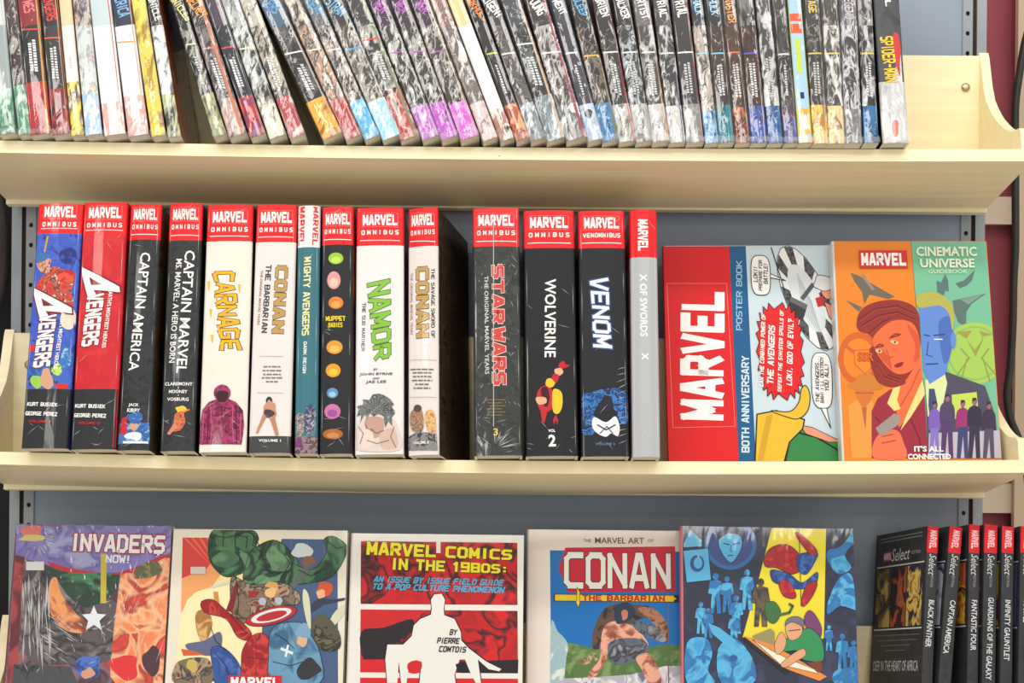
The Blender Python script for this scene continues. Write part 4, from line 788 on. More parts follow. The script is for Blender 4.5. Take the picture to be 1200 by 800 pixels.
# ---------------------------------------------------------------- face-out books
def faceout(label, k, w, TL, TR, T, front, spine=None, kind='gloss', name='hardcover_book', group=None, t=.0025, H=None, r=.0025, edge=None, spine_mat=None):
    """cover square to the shelf, leaning back with its tilt; the spine at its left edge"""
    S = SM[k] @ Matrix.Translation((0, w, 0)); a, b = on_plane(S, *TL), on_plane(S, *TR)
    Wd = math.hypot(b[0] - a[0], b[1] - a[1]); th = -math.atan2(b[1] - a[1], b[0] - a[0])
    base = sag(k, (a[0] + b[0]) / 2) + (Wd * abs(math.sin(th)) if th < 0 else 0) * 1 + .0005
    ux, uz = a[0], a[1]; Hh = (uz - base) / math.cos(th)
    ox, oz = ux - math.sin(th) * Hh, uz - math.cos(th) * Hh
    M = S @ Matrix.Translation((ox, 0, oz)) @ Matrix.Rotation(th, 4, 'Y')
    root = tag(empty(name, M), label, 'book', group)
    fm = front if isinstance(front, bpy.types.Material) else mat(front, kind)
    sm = fm if spine_mat is None else (spine_mat if isinstance(spine_mat, bpy.types.Material) else mat(spine_mat, kind))
    shell(name, root, T, Hh, Wd, t, r, [(Hh, sm)], sm, fm, remap=lambda x, y, z: (y, T / 2 - x, z))
    bk = Book(root, M); bk.W, bk.H = Wd, Hh; bk.lim = (.0006, Wd - .0006, .0006, Hh - .0006); return bk
def frame_rect(a, c, pts, w): a.line(c, pts + [pts[0]], w)
g3 = 'large books shown face-out'
# --- wide poster book, turned on its side
C_R = (770, 270, 2.581)
b = faceout('red, blue and pale poster book lying sideways, half behind the orange and green book', 1, .068, (776.5, 288), (1075, 287), .016, (200, 218, 226), group=g3, spine_mat=(214, 30, 30))
b.crop = C_R; a = Art(b, 'gloss')
a.poly((216, 28, 32), [(2, 46), (218, 46), (247, 700), (12, 700)]); a.poly((26, 92, 140), [(218, 46), (268, 46), (299, 700), (247, 700)]); a.done('colour_bands')
a = Art(b, 'gloss'); frame_rect(a, (240, 130, 124), [(30, 160), (210, 160), (236, 592), (48, 596)], 1.6); a.done('frame_line')
b.text('MARVEL', 137, 378, 400, 134, (246, 246, 244), -88, 'block', 1.75, name='publisher_lettering', kind='gloss')
b.text('80TH ANNIVERSARY', 267, 524, 298, 24, (206, 226, 240), -88, 'block', 1.45, kind='gloss'); b.text('POSTER BOOK', 248, 196, 218, 18, (150, 200, 226), -88, 'block', 1.1, name='subtitle_lettering', kind='gloss')
a = Art(b, 'gloss'); INK = (26, 24, 28)
# spinning ring of grey dashes
def ring(a, cx, cy, rx, ry, rot, w0, n, c1, c2):
    A = R(rot)
    def P(t, f): x, y = rx * f * math.cos(t), ry * f * math.sin(t); return (cx + x * math.cos(A) - y * math.sin(A), cy + x * math.sin(A) + y * math.cos(A))
    for i in range(n):
        t0, t1 = 2 * math.pi * i / n, 2 * math.pi * (i + 1) / n; ts = [t0 + (t1 - t0) * j / 4 for j in range(5)]
        a.poly(c1 if i % 2 else c2, [P(t, 1) for t in ts] + [P(t, 1 - w0) for t in ts[::-1]])
a.oval((214, 222, 226), 452, 205, 62, 172, -24, ink=INK, iw=2)
ring(a, 452, 205, 60, 168, -24, .34, 16, (232, 234, 234), mat((60, 60, 62), 'gloss', [(96, 96, 98), (40, 40, 42)], 200))
for i in range(9): a.line((150, 156, 160), [(425 + i * 5, 130 + i * 10), (440 + i * 7, 250 + i * 8)], 1.2)
a.line(INK, [(345, 52), (385, 180)], 3); a.line((84, 84, 88), [(440, 205), (470, 165)], 13); a.poly((54, 54, 58), [(405, 200), (455, 225), (440, 275), (388, 250)]); a.poly((100, 100, 106), [(405, 200), (455, 225), (450, 240), (400, 214)])
a.blob((230, 150, 120), 520, 175, 22, 30, 10, ink=INK, iw=2); a.blob((226, 226, 226), 500, 160, 26, 22, ink=INK, iw=2); a.poly((190, 40, 44), [(478, 205), (500, 198), (510, 225), (486, 232)]); a.poly((226, 150, 120), [(505, 215), (545, 235), (545, 290), (520, 262)], ink=INK, iw=2)
# yellow and green masses in the lower corner
YL = (226, 184, 50)
a.poly((50, 130, 70), [(372, 700), (415, 610), (470, 595), (560, 650), (582, 700)]); a.line(INK, [(420, 610), (480, 625), (540, 660), (570, 690)], 5); a.line(INK, [(400, 640), (388, 700)], 4)
a.poly((228, 150, 120), [(430, 588), (470, 596), (560, 640), (520, 640), (450, 615)], ink=INK, iw=2)
a.poly(YL, [(302, 556), (360, 545), (445, 572), (440, 600), (400, 640), (384, 700), (296, 700)], ink=INK, iw=4); a.poly((206, 160, 40), [(330, 560), (350, 556), (320, 700), (302, 700)])
a.poly(YL, [(345, 545), (400, 548), (428, 520), (436, 480), (450, 470), (462, 500), (455, 545), (425, 570), (385, 562)], smooth=True, ink=INK, iw=3)
pts = []
for i in range(46):
    t = 2 * math.pi * i / 46; f = 1.0 if i % 2 else .86; x, y = 72 * f * math.copysign(abs(math.cos(t)) ** .6, math.cos(t)), 148 * f * math.copysign(abs(math.sin(t)) ** .75, math.sin(t)); pts.append((372 + x + y * .05, 366 + y))
a.poly((220, 30, 34), pts, ink=INK, iw=2.4)
def balloon(a, cx, cy, rx, ry, tail):
    a.poly(WHITE, tail, ink=INK, iw=2.4)
    P = [(cx + rx * math.copysign(abs(math.cos(t)) ** .6, math.cos(t)) + (ry * .05) * math.sin(t), cy + ry * math.copysign(abs(math.sin(t)) ** .6, math.sin(t))) for t in [2 * math.pi * i / 28 for i in range(28)]]
    a.poly(WHITE, P, ink=INK, iw=2.4)
balloon(a, 313, 136, 29, 60, [(336, 142), (388, 152), (336, 128)]); balloon(a, 498, 454, 31, 84, [(495, 536), (525, 598), (512, 536)])
a.done()
for s_, x, y, l, h in (('LOKI!', 297, 134, 46, 13), ('PREPARE FOR', 312, 136, 96, 11), ('BATTLE!', 328, 132, 62, 13)): b.text(s_, x, y, l, h, INK, -88, 'block', 1.2, shear=.2, kind='gloss', name='balloon_lettering')
for s_, x, y, l, h in (('THE AVENGERS...', 484, 450, 142, 12), ("BAH! I'LL DESTROY", 498, 452, 142, 11), ('YOU ALL!', 512, 446, 82, 13)): b.text(s_, x, y, l, h, INK, -88, 'block', 1.2, shear=.2, kind='gloss', name='balloon_lettering')
for s_, x, y, l, h in (('CAN THE COMBINED POWER OF', 318, 362, 226, 13), ('THE AVENGERS', 344, 375, 182, 20), ('DEFEAT THE SINISTER SPELLS OF', 373, 364, 252, 12), ('LOKI, GOD OF EVIL?', 402, 368, 205, 19)): b.text(s_, x, y, l, h, WHITE, -86, 'block', 1.6, shear=.2, kind='gloss', name='burst_lettering')
# --- orange and green guide
b = faceout('orange and green illustrated book with painted portraits, at the right end of the middle shelf', 1, .042, (974.5, 282.5), (1156, 282.5), .022, (226, 128, 24), group=g3, kind='film', spine_mat=(206, 214, 214))
b.crop = (970, 280, 3.077); K = 'film'; a = Art(b, K)
GRN = (112, 182, 146); a.poly(GRN, [(300, 9), (568, 9), (640, 790), (362, 790)]); a.line((90, 60, 40), [(300, 9), (362, 790)], 1.5)
OR2 = (206, 92, 24); a.oval(OR2, 112, 430, 76, 96); a.oval((226, 128, 24), 112, 430, 56, 72); a.line(OR2, [(60, 380), (165, 470)], 12); a.poly((232, 132, 30), [(95, 402), (176, 396), (178, 440), (136, 486), (98, 452)], ink=OR2, iw=4)
G1 = (104, 96, 84); G2 = (146, 132, 110)
a.poly(G1, [(82, 122), (112, 132), (168, 166), (242, 208), (218, 216), (150, 200), (132, 236), (124, 192), (96, 152)]); a.poly(G2, [(118, 128), (130, 126), (170, 182), (160, 186)]); a.poly(G1, [(66, 220), (124, 246), (112, 262), (92, 246)])
G3, G4 = (86, 110, 104), (120, 146, 138)
a.poly(G3, [(392, 150), (408, 156), (424, 126), (434, 150), (436, 190), (424, 186), (418, 204), (394, 190)]); a.poly(G3, [(460, 160), (490, 150), (530, 112), (520, 150), (500, 168), (476, 178)]); a.poly(G3, [(450, 222), (480, 216), (572, 196), (520, 232), (500, 262), (498, 318), (470, 300), (456, 262)]); a.poly(G4, [(480, 218), (560, 200), (506, 236)])
# emblem disc
LG = (160, 196, 84); a.oval(LG, 530, 412, 112, 112, n=26); a.oval((128, 180, 100), 530, 412, 98, 98, n=26); a.oval(LG, 530, 412, 92, 92, n=26)
a.poly((150, 150, 60), [(462, 335), (520, 330), (500, 360), (530, 400), (560, 360), (545, 330), (596, 345), (560, 352), (532, 425), (500, 360)]);
for q in ([(480, 395), (510, 430), (460, 500)], [(580, 395), (555, 430), (606, 490)], [(502, 432), (480, 512)], [(560, 432), (584, 512)]): a.line((132, 150, 60), q, 5)
# man in the felt hat
a.poly((222, 150, 60), [(74, 600), (100, 580), (160, 580), (180, 640), (160, 790), (86, 790), (78, 690)]); a.poly((206, 112, 40), [(104, 530), (160, 530), (156, 580), (132, 606), (112, 588)], smooth=True); a.poly((200, 120, 36), [(70, 528), (100, 510), (112, 488), (160, 490), (172, 514), (200, 532), (180, 544), (100, 544)], smooth=True); a.line((170, 90, 30), [(100, 555), (165, 555)], 5); a.poly((180, 96, 40), [(122, 606), (140, 606), (136, 690)])
# woman with auburn hair
HA = (140, 38, 30); FA = (226, 104, 56)
a.poly((150, 30, 52), [(158, 620), (180, 575), (228, 540), (262, 560), (300, 600), (345, 500), (362, 790), (158, 790)])
a.poly(FA, [(232, 520), (335, 420), (342, 520), (292, 640), (256, 680), (244, 600)]); a.poly((238, 212, 130), [(214, 592), (236, 538), (262, 530), (250, 580), (262, 612), (240, 620)]); a.poly((238, 212, 130), [(342, 505), (350, 560), (300, 640), (262, 690), (290, 620)])
a.poly(HA, [(104, 300), (120, 256), (170, 228), (250, 220), (318, 250), (332, 320), (328, 420), (270, 520), (200, 520), (160, 470), (150, 400), (170, 380), (150, 345), (112, 330)], smooth=True)
a.poly(FA, [(165, 352), (230, 296), (300, 300), (328, 350), (332, 424), (306, 470), (262, 488), (228, 474), (196, 440), (172, 400)], smooth=True); a.poly((206, 76, 40), [(172, 396), (196, 436), (232, 472), (226, 436), (200, 400)])
a.line((90, 26, 24), [(172, 392), (200, 386)], 4); a.line((90, 26, 24), [(222, 358), (258, 346)], 4); a.oval((236, 190, 130), 184, 404, 13, 6, 15); a.oval((236, 190, 130), 240, 372, 15, 6, 15); a.oval((60, 40, 40), 186, 404, 4, 4); a.oval((60, 40, 40), 242, 372, 4, 4); a.poly((130, 24, 36), [(240, 456), (255, 447), (272, 444), (266, 458), (248, 464)], smooth=True); a.line((170, 60, 36), [(212, 400), (222, 430), (236, 424)], 3)
a.poly(HA, [(160, 440), (180, 430), (206, 480), (262, 500), (280, 520), (230, 534), (176, 510)], smooth=True)
a.poly((222, 110, 70), [(166, 730), (200, 694), (250, 690), (272, 730), (280, 790), (168, 790)], smooth=True); a.poly((150, 140, 132), [(172, 682), (240, 628), (262, 642), (256, 668), (206, 704), (186, 706)]); a.line((160, 60, 40), [(196, 712), (236, 704)], 4); a.line((160, 60, 40), [(196, 736), (244, 726)], 4)
for q_ in ([(112, 290), (170, 250), (250, 240), (312, 268)], [(122, 312), (180, 276), (250, 262), (316, 290)], [(150, 338), (200, 296), (226, 286)], [(172, 455), (200, 495), (256, 514)], [(180, 440), (214, 490), (262, 506)]): a.line((96, 22, 22), q_, 3, smooth=False); a.line((176, 60, 40), [(x + 3, y + 7) for x, y in q_], 2.5)
a.poly((206, 80, 44), [(286, 310), (326, 350), (330, 424), (310, 440), (316, 380)], smooth=True); a.line((150, 40, 34), [(228, 352), (244, 342), (262, 344)], 5); a.line((150, 40, 34), [(172, 390), (186, 380), (200, 382)], 5); a.line((196, 70, 40), [(262, 600), (300, 540), (330, 470)], 3); a.line((96, 20, 40), [(300, 650), (330, 720), (340, 780)], 3); a.line((96, 20, 40), [(170, 640), (190, 660)], 3)
# blue-faced man in a suit
BF = (92, 134, 206); a.poly((74, 70, 90), [(352, 560), (400, 500), (424, 478), (566, 530), (604, 640), (616, 790), (362, 790)]); a.poly((212, 222, 160), [(350, 510), (420, 480), (430, 520), (410, 620), (360, 640)]); a.poly((60, 74, 110), [(364, 540), (384, 540), (396, 600), (372, 680), (362, 600)])
a.poly(BF, [(328, 240), (400, 232), (438, 256), (452, 330), (446, 400), (428, 470), (420, 490), (366, 524), (344, 470)]); a.poly((70, 104, 180), [(400, 300), (440, 280), (452, 340), (440, 420), (420, 450), (404, 380)], smooth=True); a.oval(BF, 452, 366, 10, 30)
a.poly((176, 170, 76), [(322, 204), (380, 192), (440, 226), (456, 280), (448, 330), (436, 270), (400, 240), (328, 248)], smooth=True); a.line((40, 60, 120), [(346, 346), (366, 350)], 5); a.line((40, 60, 120), [(382, 348), (420, 344)], 5); a.line((226, 232, 240), [(384, 362), (412, 362)], 4); a.line((40, 60, 120), [(354, 452), (396, 450)], 5); a.line((50, 74, 150), [(362, 372), (356, 418), (376, 424)], 4)
# group of standing figures
a.poly((184, 176, 190), [(364, 700), (620, 690), (640, 790), (362, 790)]); a.poly((190, 210, 80), [(446, 562), (536, 552), (544, 640), (450, 650)])
for x, y, s_, c, c2 in ((384, 588, .78, (120, 90, 180), (130, 110, 190)), (430, 562, 1.0, (76, 60, 96), (80, 50, 100)), (486, 584, .92, (150, 40, 110), (60, 60, 110)), (528, 576, .96, (44, 36, 60), (50, 40, 70)), (580, 590, .9, (60, 40, 70), (80, 70, 96))):
    h = (790 - y); a.oval((150, 96, 120), x, y + 12, 9 * s_, 14 * s_); a.poly(c, [(x - 8, y + 26), (x + 8, y + 26), (x + 25 * s_, y + 44), (x + 27 * s_, y + 96), (x + 17 * s_, y + 100), (x - 17 * s_, y + 100), (x - 27 * s_, y + 96), (x - 25 * s_, y + 44)], smooth=True); a.poly(c2, [(x - 18 * s_, y + 94), (x + 18 * s_, y + 94), (x + 22 * s_, y + h), (x + 6, y + h), (x + 1, y + 125), (x - 8, y + h), (x - 24 * s_, y + h)])
    a.poly((54, 30, 40), [(x - 9 * s_, y + 12), (x - 7, y - 3), (x + 7, y - 3), (x + 10 * s_, y + 14), (x + 4, y + 4)])
a.done()
a = Art(b, K); a.poly((206, 34, 36), [(111, 42), (284, 42), (288, 106), (114, 106)]); a.done('logo_box')
b.text('MARVEL', 200, 74, 162, 48, WHITE, 0, 'block', 1.8, name='publisher_lettering', kind=K); b.text('SSR', 136, 424, 58, 34, OR2, 2, off=.03, name='badge_lettering', kind=K)
b.text('CINEMATIC', 427, 46, 218, 36, (226, 234, 206), 0, off=.03, kind=K); b.text('UNIVERSE', 430, 88, 196, 34, (226, 234, 206), 0, off=.03, kind=K); b.text('GUIDEBOOK', 432, 118, 140, 14, (214, 230, 196), 0, off=.0, kind=K, name='subtitle_lettering')
b.text("IT'S ALL", 363, 757, 106, 21, WHITE, 0, off=.04, kind=K, name='tagline_lettering'); b.text('CONNECTED', 365, 785, 156, 21, WHITE, 0, off=.04, kind=K, name='tagline_lettering')

# ---------------------------------------------------------------- bottom shelf, face-out
def mask_rect(x0, y0, x1, y1): return [(x0, y0), (x1, y0), (x1, y1), (x0, y1)]
BOT = 1100
# 1
b = faceout('film-wrapped violet and red hero comic collection, leftmost on the bottom shelf', 2, .035, (18.5, 613.5), (202, 615.5), .018, mat((96, 60, 70), 'crinkle', [(70, 50, 60), (130, 100, 110), (150, 60, 60)], 30), kind='crinkle', group=g3, spine_mat=(110, 34, 40))
b.crop = (0, 580, 3.636); K = 'crinkle'; a = Art(b, K)
a.poly(mat((112, 100, 166), K, [(126, 116, 180), (96, 86, 150), (150, 150, 190)], 30), [(70, 125), (735, 132), (735, 290), (500, 330), (300, 330), (180, 290), (66, 260)])
a.poly(mat((120, 36, 40), K, [(90, 30, 34), (160, 60, 60)], 25), [(66, 255), (105, 262), (70, 800), (30, 800)])
a.poly((176, 30, 44), [(200, 282), (300, 310), (500, 330), (720, 250), (730, 330), (520, 360), (300, 350)], smooth=True)
a.poly(mat((40, 96, 60), K, [(30, 50, 40), (60, 130, 80), (40, 36, 40)], 25), [(200, 310), (300, 330), (510, 340), (500, 400), (440, 450), (400, 470), (330, 470), (210, 400)], smooth=True)
a.poly(mat((58, 48, 54), K, [(90, 80, 84), (40, 34, 38), (120, 112, 112)], 28), [(110, 320), (220, 340), (300, 440), (380, 480), (480, 440), (500, 560), (470, 700), (300, 720), (120, 700), (90, 500)], smooth=True)
a.poly(mat((206, 120, 66), K, [(226, 150, 90), (170, 84, 50), (120, 60, 40)], 45), [(210, 380), (240, 350), (262, 420), (320, 500), (376, 550), (360, 585), (280, 575), (215, 500)], smooth=True)
a.poly(mat((206, 84, 50), K, [(230, 130, 80), (240, 180, 130), (170, 50, 40), (226, 70, 50)], 28), [(520, 340), (600, 330), (728, 270), (735, 500), (725, 800), (490, 800), (480, 640), (500, 450)], smooth=True)
a.blob(mat((110, 110, 60), K, [(80, 90, 60), (140, 130, 70)], 90), 630, 320, 56, 34, -20); a.blob((216, 40, 44), 530, 730, 60, 56); a.blob((70, 40, 50), 645, 710, 36, 60); a.poly((190, 170, 60), [(430, 250), (455, 250), (452, 460), (428, 460)])
a.poly((220, 222, 226), [(400, 470), (415, 505), (452, 508), (424, 535), (434, 575), (400, 552), (366, 575), (376, 535), (350, 508), (386, 505)]); a.blob(mat((50, 80, 160), K, [(70, 110, 190), (40, 60, 120)], 100), 376, 730, 54, 56); a.blob((206, 150, 120), 376, 760, 26, 24); a.poly(mat((50, 50, 54), K, [(70, 70, 74), (36, 36, 40)], 60), [(60, 720), (300, 730), (330, 800), (50, 800)]); a.blob((206, 110, 100), 135, 152, 50, 20); a.blob((200, 180, 110), 145, 184, 60, 14)
a.done()
b.text('INVADERS', 510, 206, 392, 78, (222, 222, 222), 1, 'block', 1.55, outline=(150, 36, 50), ol=1.1, kind=K); b.text('NOW!', 500, 272, 100, 34, (222, 222, 222), 1, 'block', 1.4, kind=K, name='subtitle_lettering')
a = Art(b, 'film'); a.poly((206, 206, 202), mask_rect(112, 283, 188, 320)); a.done('price_sticker')
rq = random.Random(8); ls = []
for i in range(34): x, y = rq.uniform(95, 215), rq.uniform(330, 600); l = rq.uniform(60, 200); ls.append((x, y, x + rq.uniform(-10, 16), y + l, rq.uniform(4, 10)))
for i in range(30): x, y = rq.uniform(480, 715), rq.uniform(350, 720); l = rq.uniform(30, 110); ls.append((x, y, x + l * .35, y - l, rq.uniform(2.5, 5)))
for i in range(26): x, y = rq.uniform(190, 340), rq.uniform(520, 720); l = rq.uniform(30, 90); ls.append((x, y, x - l * .8, y - l * .5, rq.uniform(3, 6)))
for i in range(44): x, y = rq.uniform(100, 720), rq.uniform(135, 780); l = rq.uniform(14, 50); t = rq.uniform(0, 3.14); ls.append((x, y, x + l * math.cos(t), y + l * math.sin(t), rq.uniform(2, 4.5)))
for i in range(16): t = -.6 + i * .14; ls.append((160 + 30 * math.cos(t), 185 + 30 * math.sin(t), 160 + rq.uniform(50, 90) * math.cos(t), 190 + rq.uniform(50, 90) * math.sin(t), 4))
for i in range(9): t = 2.2 - i * .28; ls.append((400 + 118 * math.cos(t), 420 + 150 * math.sin(t), 400 + 118 * math.cos(t - .24), 420 + 150 * math.sin(t - .24), 7))
creases(b, px_lines(b, ls))
# 2
b = faceout('cream bordered book crowded with green, red and blue painted shapes, second on the bottom shelf', 2, .03, (203, 619.5), (407.5, 621.5), .02, (226, 218, 200), group=g3, kind='gloss', spine_mat=(226, 220, 206))
b.crop = (190, 600, 4); K = 'gloss'; a = Art(b, K)
a.poly((70, 92, 130), [(96, 118), (822, 128), (826, 1100), (76, 1100)])
a.poly((240, 220, 160), [(96, 118), (560, 124), (470, 520), (430, 1100), (76, 1100)]); a.poly((232, 160, 100), [(96, 118), (400, 122), (240, 340), (88, 470)]); a.poly((206, 66, 60), [(96, 118), (330, 121), (210, 262), (92, 310)])
for i in range(6): a.poly((226, 110, 84), [(100 + i * 36, 120), (112 + i * 36, 120), (250 + i * 10, 270)])
a.poly((238, 226, 176), [(90, 480), (250, 350), (420, 400), (430, 700), (300, 1100), (80, 1100)], smooth=True)
for i in range(5): a.line((90, 110, 146), [(440 + i * 80, 130), (560 + i * 50, 330)], 5)
GN = mat((64, 104, 72), K, [(84, 126, 90), (46, 80, 56), (34, 54, 42), (100, 140, 104)], 34); G5 = mat((90, 130, 92), K, [(70, 108, 76), (110, 150, 110)], 34); INK2 = (30, 34, 34)
a.poly(GN, [(232, 92), (300, 78), (420, 84), (452, 120), (440, 160), (420, 250), (360, 292), (290, 300), (230, 240), (216, 170)], smooth=True, ink=INK2, iw=3)
a.poly(GN, [(430, 170), (520, 130), (590, 170), (640, 260), (560, 400), (440, 420), (380, 330), (400, 220)], smooth=True, ink=INK2, iw=3); a.poly(GN, [(600, 240), (700, 270), (770, 190), (758, 130), (800, 112), (860, 150), (862, 200), (800, 300), (700, 330), (610, 330)], smooth=True, ink=INK2, iw=3)
for x, y, rx, ry in ((300, 130, 50, 34), (390, 140, 40, 40), (300, 220, 60, 40), (560, 240, 50, 40), (470, 330, 40, 36), (680, 300, 40, 24), (810, 160, 34, 30), (520, 200, 34, 40)): a.blob(G5, x, y, rx, ry, 0, 8, .15)
a.blob((200, 206, 206), 655, 180, 46, 36); a.line((96, 100, 100), [(560, 420), (700, 230)], 26); a.blob((130, 90, 70), 690, 226, 36, 24)
MX = mat((90, 84, 80), K, [(130, 110, 90), (60, 56, 60), (170, 150, 120), (120, 50, 50)], 60)
a.poly(MX, [(330, 300), (420, 340), (560, 330), (640, 380), (640, 430), (560, 440), (400, 520), (330, 480), (320, 400)], smooth=True, ink=INK2, iw=2.5); a.blob((222, 180, 120), 512, 378, 26, 26); a.poly((206, 160, 90), [(480, 345), (500, 325), (540, 330), (548, 380), (530, 350), (495, 352)]); a.oval((170, 180, 190), 470, 418, 18, 18); a.oval((170, 180, 190), 546, 415, 18, 18); a.poly((150, 44, 50), [(400, 370), (460, 370), (440, 400), (410, 400)])
a.oval((176, 44, 50), 512, 486, 124, 40, -14, ink=INK2, iw=3); a.oval((222, 220, 216), 512, 484, 98, 28, -14); a.oval((176, 44, 50), 514, 486, 74, 19, -14)
a.poly(mat((190, 140, 80), K, [(160, 110, 60), (216, 170, 110)], 60), [(160, 470), (210, 460), (236, 520), (210, 600), (180, 600), (160, 540)], smooth=True); a.poly((200, 140, 70), [(240, 372), (262, 372), (270, 430), (250, 450)]); a.poly((96, 100, 130), [(110, 620), (200, 600), (270, 560), (280, 620), (240, 670), (150, 660)], smooth=True); a.poly((200, 96, 50), [(90, 640), (150, 650), (200, 668), (100, 672)])
RDM = mat((180, 40, 44), K, [(150, 30, 36), (206, 66, 60), (120, 24, 34)], 50)
a.poly(RDM, [(184, 420), (240, 410), (300, 460), (380, 520), (420, 570), (400, 600), (350, 580), (300, 500), (200, 470)], smooth=True, ink=INK2, iw=2.5); a.poly((120, 40, 40), [(300, 460), (345, 330), (362, 340), (330, 470)]); a.line((206, 206, 196), [(230, 352), (310, 330)], 10)
a.poly(mat((60, 96, 170), K, [(46, 76, 140), (84, 120, 190)], 50), [(230, 640), (280, 630), (340, 680), (370, 740), (360, 800), (250, 800), (236, 720)], smooth=True, ink=INK2, iw=2.5); a.poly(RDM, [(380, 640), (420, 580), (480, 570), (520, 640), (505, 740), (480, 800), (380, 800), (372, 700)], smooth=True, ink=INK2, iw=2.5); a.line((100, 24, 30), [(400, 680), (490, 690)], 4); a.line((100, 24, 30), [(440, 580), (440, 760)], 3)
BL = mat((84, 130, 160), K, [(104, 150, 180), (60, 100, 134)], 40)
a.poly(BL, [(510, 560), (560, 520), (660, 520), (700, 580), (740, 660), (740, 800), (520, 800), (500, 660)], smooth=True, ink=INK2, iw=3); a.blob((216, 170, 130), 655, 606, 26, 24); a.blob((120, 160, 190), 660, 556, 34, 34); a.line((220, 226, 230), [(560, 640), (610, 660)], 12); a.line((220, 226, 230), [(590, 625), (580, 675)], 10)
a.poly((206, 206, 176), [(664, 360), (690, 400), (698, 540), (680, 520), (660, 420)], smooth=True); a.poly((206, 206, 176), [(858, 430), (850, 480), (770, 570), (800, 480)], smooth=True); a.poly(mat((60, 60, 60), K, [(90, 86, 70), (36, 36, 38), (110, 100, 76)], 70), [(700, 520), (760, 480), (830, 560), (830, 640), (740, 640)], smooth=True); a.poly((54, 60, 76), [(700, 430), (740, 400), (800, 410), (860, 400), (860, 412), (760, 430), (700, 470)]); a.blob((196, 84, 50), 762, 360, 40, 30); a.blob((222, 170, 130), 746, 382, 20, 22)
a.blob((50, 50, 56), 680, 740, 60, 50); a.poly(MX, [(60, 720), (100, 690), (180, 680), (226, 700), (230, 800), (60, 800)], smooth=True); a.blob((196, 170, 90), 140, 716, 30, 34)
for q_ in ([(420, 150), (470, 190), (440, 240)], [(560, 180), (600, 240), (560, 300)], [(250, 110), (300, 120), (350, 105), (400, 118)], [(290, 100), (285, 160)], [(345, 98), (342, 170)], [(400, 110), (395, 170)], [(480, 250), (520, 290), (580, 280)], [(640, 270), (700, 300), (760, 260)], [(780, 140), (820, 170), (850, 160)], [(530, 570), (580, 600), (620, 640)], [(520, 700), (600, 720), (660, 700)], [(250, 660), (300, 720), (320, 790)], [(320, 480), (370, 540), (400, 570)], [(345, 300), (360, 420), (350, 500)], [(230, 540), (250, 600), (300, 650)]): a.line(INK2, q_, 3, smooth=False)
a.done()
a = Art(b, K); a.poly((200, 38, 42), mask_rect(310, 765, 562, 820)); a.done('logo_box'); b.text('MARVEL', 437, 795, 232, 44, WHITE, 0, 'block', 1.8, name='publisher_lettering', kind=K)
a = Art(b, K); a.poly((206, 196, 184), mask_rect(134, 256, 204, 290)); a.done('price_sticker')
# 3
b = faceout('white book with red and black panels, yellow title and a white carrying silhouette', 2, .03, (411.5, 624.5), (614, 627), .014, (226, 222, 214), group=g3, kind='gloss', spine_mat=(214, 200, 190))
b.crop = (400, 600, 4); a = Art(b, K)
RB = mat((40, 32, 34), K, [(196, 30, 34), (36, 30, 32), (206, 36, 40)], 26); RB2 = mat((40, 32, 34), K, [(46, 36, 38), (190, 30, 34)], 40)
a.poly(RB, [(92, 135), (825, 143), (826, 435), (90, 430)]); a.poly(RB, [(90, 455), (826, 462), (828, 755), (88, 750)]); a.poly((206, 34, 38), [(88, 775), (828, 780), (830, 1080), (84, 1080)])
a.poly((196, 36, 40), [(90, 456), (400, 459), (300, 540), (90, 620)]); a.poly((40, 34, 36), [(92, 560), (200, 540), (330, 500), (330, 560), (250, 620), (200, 700), (110, 700)], smooth=True); a.poly((40, 32, 34), [(560, 700), (830, 690), (828, 755), (560, 753)]); a.line((226, 222, 214), [(455, 130), (455, 185)], 20)
a.poly((206, 34, 38), [(92, 690), (220, 690), (210, 751), (88, 750)])
SIL = [(436, 385), (470, 382), (486, 410), (480, 450), (482, 482), (530, 500), (560, 560), (562, 600), (600, 640), (680, 700), (750, 735), (740, 745), (690, 735), (640, 690), (655, 800), (630, 800), (600, 740), (580, 690), (555, 690), (530, 760), (545, 860), (360, 860), (370, 760), (378, 700), (330, 700), (310, 760), (300, 860), (280, 800), (270, 700), (262, 800), (215, 800), (206, 690), (216, 620), (290, 620), (330, 580), (340, 530), (370, 500), (420, 480), (424, 450), (420, 410)]
a.poly((24, 20, 22), [(x + (4 if x > 440 else -4), y - 4) for x, y in SIL]); a.poly((226, 224, 216), SIL); a.poly((200, 34, 38), [(310, 712), (345, 694), (378, 706), (366, 750), (320, 752)], smooth=True); a.poly((30, 26, 28), [(535, 712), (575, 700), (590, 750), (545, 750)])
a.done()
b.text('MARVEL COMICS', 460, 184, 686, 58, (232, 220, 40), 2, 'block', 1.7, outline=(60, 40, 20), ol=.7, shear=.0, kind=K, scale_fn=lambda t: 1.12 - .3 * t); b.text('IN THE 1980S:', 507, 254, 530, 52, (232, 220, 40), 2, 'block', 1.7, outline=(60, 40, 20), ol=.7, kind=K, scale_fn=lambda t: 1.1 - .3 * t)
b.text('AN ISSUE BY ISSUE FIELD GUIDE', 456, 322, 606, 29, (70, 166, 206), 1, 'block', 1.6, shear=.3, kind=K, name='subtitle_lettering'); b.text('TO A POP CULTURE PHENOMENON', 456, 356, 618, 29, (70, 166, 206), 1, 'block', 1.6, shear=.3, kind=K, name='subtitle_lettering')
for s_, x, y, w_ in (('BY', 526, 562, 34), ('PIERRE', 502, 602, 104), ('COMTOIS', 522, 642, 128)): b.text(s_, x, y, w_, 28, (34, 30, 32), 1, 'block', 1.5, shear=.2, kind=K, name='author_lettering')
